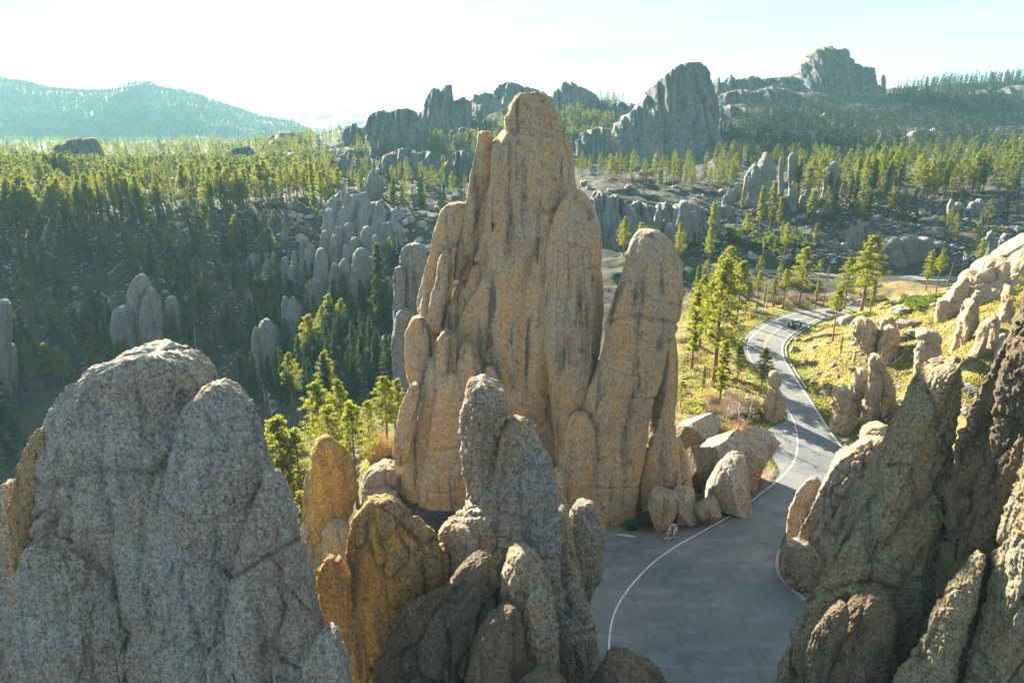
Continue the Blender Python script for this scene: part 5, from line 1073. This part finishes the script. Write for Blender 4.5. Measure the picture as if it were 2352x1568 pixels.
bzone([(1640, 250), (1900, 250), (2150, 300), (2352, 330), (1640, 380)], 330, (4, 18), 'pale rock on the slope below the far massifs', 'rocks on the far slope', 48)
bzone([(760, 400), (1080, 380), (1080, 450), (760, 450)], 60, (8, 30), 'hazy boulder among the pines left of the tallest spire', 'hazy boulders left of the spire', 49)
bzone([(1325, 385), (1720, 400), (1720, 470), (1325, 440)], 70, (6, 24), 'rock in the pine belt below the fluted massif', 'rocks in the pine belt', 50)
BL.sort(key=lambda c: (c[6] is not None, -c[0]))
LV, LT = ico_arrays(2); low = [boulder_arr(s_+50, 2) for s_ in range(6)]; rv, rt = [], []; oo = 0
rgb = random.Random(3); nprg = np.random.RandomState(3)
def rubble(x, y, z, s_, asp):
    global oo
    P_, T_ = low[nprg.randint(6)]; a_ = nprg.uniform(0, 6.28); R_ = np.array([[math.cos(a_), -math.sin(a_), 0], [math.sin(a_), math.cos(a_), 0], [0, 0, 1]])
    rv.append((P_*s_*np.array([1, nprg.uniform(.6, 1), asp]))@R_.T+[x, y, z+s_*asp*.25]); rt.append(T_+oo); oo += len(P_)
for k_, (px_, x, y, z, s_, lab, grp, asp) in enumerate(BL):
    if k_ < 295:
        o = obj('boulder', rgb.choice(BM), loc=(x, y, z+s_*asp*.30)); o.scale = (s_, s_*rgb.uniform(.65, 1), s_*asp); o.rotation_euler = (rgb.uniform(-.25, .25), rgb.uniform(-.25, .25), rgb.uniform(0, 6.28) if asp > .6 else rgb.uniform(-.5, .5))
        tag(o, lab, 'boulder', grp)
    else: rubble(x, y, z, s_, asp)
# fine rubble
for poly, n_r, lo_, hi_ in (([(1820, 760), (2340, 760), (2300, 900), (1960, 1010), (1880, 960)], 900, .12, .45), ([(1560, 740), (1760, 740), (1760, 960), (1560, 1000)], 500, .12, .4), ([(0, 500), (1000, 480), (960, 900), (0, 860)], 5200, .22, 1.1),
                            ([(1400, 460), (2352, 450), (2352, 620), (1400, 590)], 3800, .22, 1.1), ([(640, 900), (930, 880), (930, 1150), (640, 1150)], 500, .15, .6), ([(1640, 250), (2352, 250), (2352, 390), (1640, 390)], 1100, .7, 2.4)):
    P = np.array(poly, float); q = nprg.uniform(P.min(0), P.max(0), (n_r*3, 2)); q = q[inside(q, P)][:n_r]; X, Y, Z, ok = hit(q[:, 0], q[:, 1])
    pt = np.stack([X, Y], 1); ok &= ~((X > -20) & (Y < 330) & (inside(pt, PAVE) | (seg_dist(pt, R2C, False) < 4)))
    cl_ = fbm(np.stack([X/12, Y/12, X*0], 1), 3)
    for x, y, z, k_, c__ in zip(X, Y, Z, ok, cl_):
        if k_ and c__ > nprg.uniform(-.7, .3): s_ = lo_*(hi_/lo_)**(nprg.uniform()**2); rubble(x, y, z, s_, nprg.uniform(.4, .9))
tag(obj('rubble', mesh_from('rubble', np.concatenate(rv), [np.concatenate(rt)], M['rubble'], smooth=False)), 'loose stones and rubble strewn over the slopes', 'rubble', kind='stuff')

# ------------------------------------------------------------------ stone ring, logs, dead trees, shrubs, grass
def log_thing(sx, sy, ang, L_, r_, lab, grp, up=0.05):
    X, Y, Z = hit1(sx, sy); d_ = np.array([math.cos(ang), math.sin(ang)])*L_/2
    p0 = (X-d_[0], Y-d_[1]); p1 = (X+d_[0], Y+d_[1]); z0_ = float(ground(*p0))+r_*.8; z1_ = float(ground(*p1))+r_*.8
    pts_ = [(p0[0]-X, p0[1]-Y, z0_-Z), ((p0[0]+p1[0])/2-X, (p0[1]+p1[1])/2-Y, (z0_+z1_)/2-Z+up*L_*.2), (p1[0]-X, p1[1]-Y, z1_-Z+up*L_*.5)]
    ps = [tube(pts_, [r_, r_*.8, r_*.4], 6)]
    for _ in range(4):
        f = rgb.uniform(.3, .9); c0 = np.array(pts_[0])*(1-f)+np.array(pts_[2])*f; a_ = rgb.uniform(0, 6.28)
        ps.append(tube([c0, c0+np.array([math.cos(a_)*.5, math.sin(a_)*.5, .7])*rgb.uniform(.6, 1.4)], [r_*.3, .015], 3))
    v_, q_ = cat(ps); return tag(obj('fallen_log', mesh_from('fallen_log', v_, [q_], M['deadwood']), loc=(X, Y, Z)), lab, 'fallen log', grp)
rl = random.Random(9)
for k_ in range(70): log_thing(rl.uniform(20, 640), rl.uniform(530, 780), rl.uniform(-.9, 1.2), rl.uniform(5, 12), rl.uniform(.12, .22), 'grey fallen log lying on the shaded left hand slope', 'fallen logs on the left slope')
for k_ in range(14): log_thing(rl.uniform(640, 920), rl.uniform(500, 860), rl.uniform(-1, 1.3), rl.uniform(5, 10), rl.uniform(.12, .2), 'grey fallen log in the rocky valley by the fin cluster', 'fallen logs in the valley')
for k_ in range(16): log_thing(rl.uniform(1860, 2080), rl.uniform(820, 940), rl.uniform(-.3, 1.1), rl.uniform(2, 5), rl.uniform(.08, .15), 'short weathered log in the dry grass inside the bend', 'logs on the sunlit hillside')
for k_ in range(12): log_thing(rl.uniform(1565, 1640), rl.uniform(840, 900), rl.uniform(-1.4, 1.4), rl.uniform(2, 5), rl.uniform(.06, .12), 'pale dead branch on the ground right of the blunt spire', 'dead branches near the blunt spire')
for k_ in range(14): log_thing(rl.uniform(1450, 2300), rl.uniform(480, 590), rl.uniform(-1, 1.4), rl.uniform(4, 9), rl.uniform(.1, .2), 'grey fallen log on the shaded bank above the far road', 'fallen logs above the far road')
log_thing(2170, 765, .25, 9, .2, 'long straight fallen trunk behind the wide capped hoodoo', None)

def dead_tree(sx, sy, ty, lab, seed, grp=None, nbr=16, lean=.1, mat='deadwood', thick=1., spread=.22):
    rg = np.random.RandomState(seed); X, Y, Z = hit1(sx, sy); h = max(2, float(wp(sx, ty, Y)[2])-Z)
    a_ = rg.uniform(0, 6.28); tz = np.linspace(0, 1, 7); ax = np.stack([lean*h*tz**1.5*math.cos(a_), lean*h*tz**1.5*math.sin(a_), h*tz], 1)
    ps = [tube(ax, np.interp(tz, [0, 1], [h*.017+.05, .025])*thick, 6)]; br = []
    for i in range(nbr):
        f = rg.uniform(.25, .98); c0 = np.array([np.interp(f, tz, ax[:, k_]) for k_ in range(3)]); b_ = rg.uniform(0, 6.28); L_ = h*spread*(1.15-f)*rg.uniform(.5, 1.4)+.3
        d_ = np.array([math.cos(b_), math.sin(b_), rg.uniform(-.1, .7)]); e = c0+d_*L_; m_ = c0+d_*L_*.5+rg.normal(size=3)*.06*L_
        br.append(tube([c0, m_, e], [.05*thick, .035*thick, .012], 3))
        for _ in range(2): br.append(tube([m_, m_+(d_+rg.normal(size=3)*.6)*L_*.4], [.025, .01], 3))
        c_top = c0
    t = empty('dead_tree', (X, Y, Z-.1)); tag(t, lab, 'dead tree', grp)
    obj('trunk', mesh_from('trunk', ps[0][0], [ps[0][1]], M[mat]), t); v_, q_ = cat(br); obj('branches', mesh_from('branches', v_, [q_], M[mat]), t)
for k_, (sx, sy, ty, lab, nbr) in enumerate([
    (1695, 985, 882, 'white dead tree standing beside the small hoodoo', 26), (1668, 975, 905, 'grey leafless sapling left of the white dead tree', 20), (1720, 970, 900, 'thin leafless tree touching the left of the small hoodoo', 18),
    (627, 968, 890, 'white leafless tree at the right shoulder of the grey dome', 22), (610, 930, 870, 'grey snag behind the white leafless tree', 10), (455, 845, 735, 'pale dead tree above the top of the grey dome', 14),
    (1890, 705, 640, 'bare brown trunk standing at the end of the visible road', 2), (1778, 705, 625, 'bare brown trunk left of the bright full pine', 3), (1760, 708, 630, 'bare snag in the row of trunks above the bend', 3),
    (1802, 700, 652, 'short broken trunk in the row above the bend', 2), (2175, 660, 590, 'bare brown trunk right of the two roadside pines', 4), (2205, 640, 575, 'thin grey snag behind the inclined rock', 8),
    (2240, 690, 555, 'bleached trunk leaning on the big inclined rock', 4), (1752, 585, 500, 'bare snag above the far road between the pines', 4), (775, 580, 520, 'white snag above the cluster of fins', 8), (840, 735, 680, 'white forked snag right of the fin cluster', 12),
    (748, 735, 600, 'charred thin trunk in front of the fin cluster', 2), (700, 830, 740, 'blackened trunk left of the valley boulders', 2), (2215, 935, 880, 'pale post like snag behind the tall olive slab', 2), (1540, 620, 575, 'white leafless shrub tree between the two spires', 14)]):
    dead_tree(sx, sy, ty, lab, 60+k_, None, nbr, lean=.08, mat='bark' if 'brown' in lab or 'char' in lab else 'deadwood')
rgd = random.Random(5)
for k_ in range(12):
    dead_tree(rgd.uniform(30, 640), rgd.uniform(560, 760), 0, '', 90+k_) if False else None
M['twig'] = plain('golden twigs', (.50, .34, .15), .9); M['twig2'] = plain('pinkish twigs', (.40, .30, .22), .9)
def twig_mesh(seed, mat, n_=110):
    rg = np.random.RandomState(seed); ps = []
    for i in range(n_):
        a_ = rg.uniform(0, 6.28); t_ = rg.uniform(.1, 1.1); L_ = rg.uniform(.7, 1.3); d_ = np.array([math.cos(a_)*t_, math.sin(a_)*t_, 1.1]); d_ /= np.linalg.norm(d_); c0 = np.array([math.cos(a_), math.sin(a_), 0])*rg.uniform(0, .35)
        m_ = c0+d_*L_*.5; e = m_+(d_+rg.normal(size=3)*.3)*L_*.6; ps.append(tube([c0, m_, e], [.022, .016, .006], 3))
    v_, q_ = cat(ps); return mesh_from('bare_shrub', v_, [q_], M[mat])
TW = [twig_mesh(1, 'twig'), twig_mesh(2, 'twig2'), twig_mesh(4, 'twig')]
for cx_, cy_, rx_, ry_, n_s, lab, grp, k0 in ((1675, 950, 55, 38, 34, 'leafless pinkish shrub on the grass around the white dead tree', 'leafless shrubs around the white dead tree', 1), (873, 1048, 34, 28, 20, 'golden leafless shrub left of the tallest spire', 'golden shrubs left of the tallest spire', 0),
                                      (1840, 690, 60, 12, 14, 'leafless pinkish shrub behind the verge of the bend', 'leafless shrubs behind the bend', 1), (600, 920, 30, 40, 8, 'grey leafless shrub behind the right shoulder of the grey dome', 'leafless shrubs behind the dome', 1), (1700, 1012, 30, 12, 8, 'low golden shrub on top of the roadside boulder pile', 'golden shrubs on the boulder pile', 0)):
    for _ in range(n_s):
        X, Y, Z = hit1(cx_+rgd.gauss(0, .5)*rx_, cy_+rgd.gauss(0, .5)*ry_); 
        if inside(np.array([[X, Y]]), PAVE)[0]: continue
        o = obj('bare_shrub', TW[k0 if k0 else rgd.choice([0, 2])], loc=(X, Y, Z-.05)); s_ = rgd.uniform(.9, 2.0); o.scale = (s_, s_, s_*1.15); o.rotation_euler = (0, 0, rgd.uniform(0, 6)); tag(o, lab, 'shrub', grp)
def bush_mesh(seed):
    rg = np.random.RandomState(seed); c_ = rg.normal(size=(26, 3))*np.array([.55, .55, .2])+[0, 0, .38]
    v_, q_ = quads(c_, np.full(26, .3), 26, .22, .13, rg); return mesh_from('green_shrub', v_, [q_], M['bush'], smooth=False)
BU = [bush_mesh(s_) for s_ in range(3)]
for cx_, cy_, rx_, ry_, n_s, lab, grp, sc_ in ((2120, 700, 40, 10, 16, 'bright green low shrub among the crest boulders', 'bright green shrubs on the crest', 1.6), (1960, 730, 60, 10, 8, 'green shrub by the inside of the bend', 'green shrubs inside the bend', 1.2), (1790, 560, 60, 20, 26, 'dark juniper shrub on the bank above the far road', 'juniper shrubs above the far road', 2.2),
                                       (1700, 550, 60, 30, 18, 'dark juniper shrub left on the bank above the far road', 'juniper shrubs above the far road', 2.0), (2250, 520, 90, 40, 14, 'dark juniper shrub on the shaded slope at the far right', 'juniper shrubs above the far road', 2.0), (1690, 1010, 8, 3, 2, 'tiny green pine seedling on top of the roadside boulders', 'green seedlings on the boulder pile', .8),
                                       (1690, 960, 60, 25, 12, 'green shrub in the grass around the dead trees', 'green shrubs by the dead trees', 1.), (1745, 1190, 12, 6, 0, '', '', 1.), (300, 650, 330, 90, 70, 'low dark shrub on the shaded left hand slope', 'dark shrubs on the left slope', 2.2), (800, 470, 100, 20, 12, 'low green shrub on the teal grey rocks', 'green shrubs on the rock shelf', 2.)):
    for _ in range(n_s):
        X, Y, Z = hit1(cx_+rgd.gauss(0, .6)*rx_, cy_+rgd.gauss(0, .6)*ry_)
        if inside(np.array([[X, Y]]), PAVE)[0] or seg_dist(np.array([[X, Y]]), R2C, False)[0] < 4: continue
        o = obj('green_shrub', rgd.choice(BU), loc=(X, Y, Z-.05)); s_ = rgd.uniform(.7, 1.3)*sc_; o.scale = (s_, s_, s_*.8); o.rotation_euler = (0, 0, rgd.uniform(0, 6)); tag(o, lab, 'shrub', grp)
# grass
rgg = np.random.RandomState(4); gp = []
for poly, n_g in (([(1560, 735), (1720, 700), (1990, 690), (2352, 690), (2352, 900), (2000, 1040), (1880, 1000), (1560, 1010)], 52000), ([(830, 960), (920, 950), (920, 1110), (830, 1110)], 4000)):
    P = np.array(poly, float); q = rgg.uniform(P.min(0), P.max(0), (n_g*2, 2)); q = q[inside(q, P)][:n_g]; X, Y, Z, ok = hit(q[:, 0], q[:, 1]); p_ = np.stack([X, Y], 1)
    ok &= ~inside(p_, PAVE); cl_ = fbm(np.stack([X/5, Y/5, X*0], 1), 3)+.25; ok &= (cl_ > rgg.uniform(-.5, .6, len(X))) & (Y < 210); gp.append(np.stack([X, Y, Z], 1)[ok])
gp = np.concatenate(gp); m_ = len(gp); a_ = rgg.uniform(0, 6.28, m_); hh = rgg.uniform(.18, .55, m_); wd_ = rgg.uniform(.05, .16, m_); dx = np.stack([np.cos(a_), np.sin(a_), 0*a_], 1)*wd_[:, None]
tip = gp+np.stack([rgg.normal(size=m_)*.15, rgg.normal(size=m_)*.15, hh], 1)
tag(obj('grass', mesh_from('grass', np.stack([gp-dx, gp+dx, tip], 1).reshape(-1, 3), [np.arange(m_*3).reshape(-1, 3)], M['grass'], smooth=False)), 'green and dry yellow grass growing on the slopes beside the road', 'grass', kind='stuff')

# ------------------------------------------------------------------ the open off-road car
def bxs(bm, c, s, bev=.03, rot=None, taper=None):
    r = bmesh.ops.create_cube(bm, size=1); vs_ = r['verts']
    for v_ in vs_:
        x, y, z = v_.co; 
        if taper and z > 0: x *= taper[0]; y *= taper[1]
        v_.co = (x*s[0], y*s[1], z*s[2])
    if rot: bmesh.ops.rotate(bm, verts=vs_, matrix=Matrix.Rotation(rot[1], 3, rot[0]))
    bmesh.ops.translate(bm, verts=vs_, vec=c)
    if bev: bmesh.ops.bevel(bm, geom=list({e for v_ in vs_ for e in v_.link_edges}), offset=bev, segments=2, affect='EDGES')
def cyl(bm, c, r_, d_, axis='Y', seg=24, bev=.0, r2=None):
    r = bmesh.ops.create_cone(bm, cap_ends=True, segments=seg, radius1=r_, radius2=r2 or r_, depth=d_); vs_ = r['verts']
    if axis == 'Y': bmesh.ops.rotate(bm, verts=vs_, matrix=Matrix.Rotation(math.pi/2, 3, 'X'))
    if axis == 'X': bmesh.ops.rotate(bm, verts=vs_, matrix=Matrix.Rotation(math.pi/2, 3, 'Y'))
    bmesh.ops.translate(bm, verts=vs_, vec=c)
def bobj(name, mat, parent, fn, loc=None):
    bm = bmesh.new(); fn(bm); me = bpy.data.meshes.new(name); bm.to_mesh(me); bm.free(); me.materials.append(mat); return obj(name, me, parent, loc)
M['sand'] = plain('car paint sand', (.55, .50, .38), .35, .1, .04); M['blackp'] = plain('black plastic', (.02, .02, .022), .5); M['rim'] = plain('wheel rim silver', (.72, .73, .75), .3, .6, .03)
M['tyre'] = plain('tyre rubber', (.018, .018, .018), .85); M['glass'] = plain('windscreen glass', (.30, .36, .38), .08, 0, .02); M['canvas'] = plain('roof canvas pale', (.66, .68, .68), .8); M['seat'] = plain('seat fabric', (.05, .05, .055), .8); M['red'] = plain('tail lamp red', (.45, .03, .02), .3); M['lamp'] = plain('head lamp', (.8, .8, .78), .15)
jd = g0([(1800, 757), (1860, 731)]); jd = jd[1]-jd[0]; ja = math.atan2(jd[1], jd[0]); jp = g0([(1825, 751)])[0]
car = empty('off_road_car', (jp[0], jp[1], .03), ja); tag(car, 'sand coloured open car with a spare wheel on its tail, in the road bend', 'car'); car.scale = (1.15, 1.15, 1.15)
bobj('body', M['sand'], car, lambda bm: (bxs(bm, (-.35, 0, .78), (2.35, 1.5, .56), .06), bxs(bm, (1.30, 0, .82), (1.25, 1.34, .50), .08, taper=(.96, .9)), bxs(bm, (-1.38, .0, 1.02), (.12, 1.5, .30), .03)))
bobj('chassis', M['blackp'], car, lambda bm: (bxs(bm, (0, 0, .48), (3.4, 1.2, .16), .03),))
for sx_ in (1.28, -1.15):
    for sy_ in (.72, -.72):
        bobj('fender', M['blackp'], car, lambda bm: bxs(bm, (sx_, sy_*1.06, .86), (.95, .26, .09), .03))
        wt = bobj('wheel', M['tyre'], car, lambda bm: cyl(bm, (0, 0, 0), .40, .26, seg=28), (sx_, sy_*1.07, .42))
        bobj('rim', M['rim'], wt, lambda bm: (cyl(bm, (0, 0, 0), .23, .275, seg=20), cyl(bm, (0, 0, 0), .07, .30, seg=12)))
wt = bobj('spare_wheel', M['tyre'], car, lambda bm: cyl(bm, (0, 0, 0), .40, .24, axis='X', seg=28), (-1.68, .05, .98)); bobj('rim', M['rim'], wt, lambda bm: (cyl(bm, (-.01, 0, 0), .25, .25, axis='X', seg=20), cyl(bm, (-.03, 0, 0), .08, .26, axis='X', seg=12)))
bobj('bumper', M['blackp'], car, lambda bm: bxs(bm, (-1.66, 0, .56), (.18, 1.55, .18), .04)); bobj('bumper', M['blackp'], car, lambda bm: bxs(bm, (2.02, 0, .58), (.2, 1.55, .18), .04))
bobj('tailgate', M['blackp'], car, lambda bm: bxs(bm, (-1.54, 0, .82), (.06, 1.3, .5), .02))
bobj('windscreen', M['glass'], car, lambda bm: bxs(bm, (.72, 0, 1.36), (.05, 1.36, .52), .015, rot=('Y', -.25)))
def cage(bm):
    for y_ in (.66, -.66):
        bxs(bm, (.62, y_, 1.38), (.07, .07, .66), .02, rot=('Y', -.25)); bxs(bm, (-.42, y_, 1.38), (.07, .07, .66), .02); bxs(bm, (-1.3, y_, 1.34), (.07, .07, .6), .02, rot=('Y', .35)); bxs(bm, (-.3, y_, 1.70), (1.9, .07, .07), .02)
    bxs(bm, (-.42, 0, 1.70), (.07, 1.32, .07), .02); bxs(bm, (-1.2, 0, 1.70), (.07, 1.32, .07), .02); bxs(bm, (.55, 0, 1.68), (.07, 1.32, .07), .02)
bobj('roll_cage', M['canvas'], car, cage); bobj('roof', M['canvas'], car, lambda bm: (bxs(bm, (.10, 0, 1.76), (.95, 1.40, .05), .02), bxs(bm, (-1.15, 0, 1.74), (.35, 1.40, .10), .03)))
for y_ in (.36, -.36):
    bobj('seat', M['seat'], car, lambda bm: (bxs(bm, (-.15, y_, 1.08), (.5, .48, .14), .04), bxs(bm, (-.42, y_, 1.36), (.14, .46, .6), .05, rot=('Y', -.15))))
    bobj('tail_light', M['red'], car, lambda bm: bxs(bm, (-1.56, y_*1.85, .86), (.06, .1, .2), .01)); bobj('headlight', M['lamp'], car, lambda bm: cyl(bm, (1.94, y_*1.3, .86), .10, .06, axis='X', seg=16))
# ------------------------------------------------------------------ road sign, marker post, bins, wheel stop, notice
M['signback'] = plain('sign metal', (.62, .64, .66), .4, .3, .05); M['post'] = plain('green steel post', (.05, .12, .07), .6); M['wood'] = plain('brown frame wood', (.17, .08, .04), .7); M['bin'] = plain('bin green', (.006, .06, .028), .5); M['panelb'] = plain('notice blue', (.05, .20, .36), .4); M['panelw'] = plain('notice pale print', (.62, .68, .70), .5)
X, Y, Z = hit1(1703, 768); sg = empty('road_sign', (X, Y, Z), .25); tag(sg, 'grey back of a diamond shaped road sign on the outside of the bend', 'road sign')
bobj('post', M['post'], sg, lambda bm: bxs(bm, (0, 0, 1.1), (.07, .05, 2.2), .01)); bobj('sign_plate', M['signback'], sg, lambda bm: bxs(bm, (0, -.05, 2.1), (.85, .025, .85), .01, rot=('Y', math.pi/4)) if False else (bmesh.ops.create_cube(bm, size=1), bmesh.ops.scale(bm, vec=(.85, .02, .85), verts=bm.verts), bmesh.ops.rotate(bm, matrix=Matrix.Rotation(math.pi/4, 3, 'Y'), verts=bm.verts), bmesh.ops.translate(bm, vec=(0, -.05, 2.2), verts=bm.verts)))
X, Y, Z = hit1(1899, 955); mk = empty('marker_post', (X, Y, Z)); tag(mk, 'thin dark green marker post on the verge by the egg headed hoodoo', 'post')
bobj('post', M['post'], mk, lambda bm: bxs(bm, (0, 0, .6), (.06, .04, 1.2), .01)); bobj('reflector', M['signback'], mk, lambda bm: bxs(bm, (0, -.03, 1.12), (.09, .02, .14), .005))
bp_ = g0([(1450, 1218)])[0]
for k_, dx_ in enumerate((-.40, .40)):
    bn = empty('litter_bin', (bp_[0]+dx_, bp_[1]+.2, .03), .03); tag(bn, ('left' if k_ == 0 else 'right')+' one of two dark green bins in the shade under the blunt spire', 'bin', 'two bins under the blunt spire')
    bobj('bin_body', M['blackp'], bn, lambda bm: bxs(bm, (0, 0, .38), (.74, .6, .70), .02)); bobj('bin_hatch', M['bin'], bn, lambda bm: bxs(bm, (0, -.05, 1.02), (.74, .62, .56), .03))
stp = g0([(1419, 1228), (1456, 1233)]); a_ = math.atan2(stp[1][1]-stp[0][1], stp[1][0]-stp[0][0])
ws = bobj('wheel_stop', plain('concrete', (.50, .48, .45), .9), None, lambda bm: bxs(bm, (0, 0, .08), (2.2, .2, .15), .04, taper=(.97, .7))); ws.location = (*stp.mean(0), .02); ws.rotation_euler = (0, 0, a_); tag(ws, 'white concrete wheel stop on the car park in front of the bins', 'wheel stop')
ip = g0([(1549, 1238)])[0]; nb_ = empty('notice_board', (ip[0], ip[1], .0), math.radians(48)); tag(nb_, 'blue notice in a wooden frame on a mound of mortared stones', 'notice board')
def stones(bm):
    rs_ = random.Random(2)
    for i in range(64):
        z_ = rs_.uniform(0, 1.9); x_ = rs_.uniform(-1.1, .75)*(1-z_*.22); y_ = rs_.uniform(-.12, .5)*(1.2-z_*.25); s_ = rs_.uniform(.13, .26)
        r = bmesh.ops.create_icosphere(bm, subdivisions=2, radius=s_)
        for v_ in r['verts']: v_.co = Vector((v_.co.x*rs_.uniform(.98, 1.02)*1.15+x_, v_.co.y+y_+.25, v_.co.z*.8+z_))
M['cobble'] = rock_mat('mortared stones', (.42, .34, .28), (.46, .33, .22), (.42, .42, .38), (.45, .3, .16), .5, .3, .3, 2.2, .05)
bobj('stone_mount', M['cobble'], nb_, stones)
bobj('frame', M['wood'], nb_, lambda bm: (bxs(bm, (-.62, 0, 1.35), (.09, .1, 1.25), .01), bxs(bm, (.62, 0, 1.35), (.09, .1, 1.25), .01), bxs(bm, (0, 0, .75), (1.15, .1, .09), .01), bxs(bm, (0, 0, 1.94), (1.15, .1, .09), .01)))
pn = bobj('notice_panel', M['panelb'], nb_, lambda bm: bxs(bm, (0, -.0, 1.345), (1.14, .05, 1.09), 0))
def printing(bm):
    rs_ = random.Random(4)
    bxs(bm, (0, -.033, 1.74), (.8, .012, .09), 0)
    for i in range(5): bxs(bm, (-.27, -.033, 1.55-i*.07), (rs_.uniform(.34, .42), .012, .025), 0)
    bxs(bm, (.27, -.033, 1.32), (.36, .012, .42), 0); bxs(bm, (-.22, -.033, 1.04), (.44, .012, .24), 0)
bobj('picture_print', M['panelw'], pn, printing)

# ------------------------------------------------------------------ haze
hm = bpy.data.materials.new('haze'); hm.use_nodes = True; hn = hm.node_tree; hn.nodes.clear()
ho = hn.nodes.new('ShaderNodeOutputMaterial'); pv = hn.nodes.new('ShaderNodeVolumePrincipled'); pv.inputs['Color'].default_value = (.38, .80, .95, 1); pv.inputs['Density'].default_value = .0001; pv.inputs['Anisotropy'].default_value = .1
hn.links.new(pv.outputs[0], ho.inputs['Volume'])
zlo = float(GZ.min())-30
hz = bobj('haze', hm, None, lambda bm: bxs(bm, (0, 3750, (zlo+262)/2), (24400, 7900, 262-zlo), 0)); tag(hz, 'thin pale blue haze filling the valley', 'haze', kind='stuff')
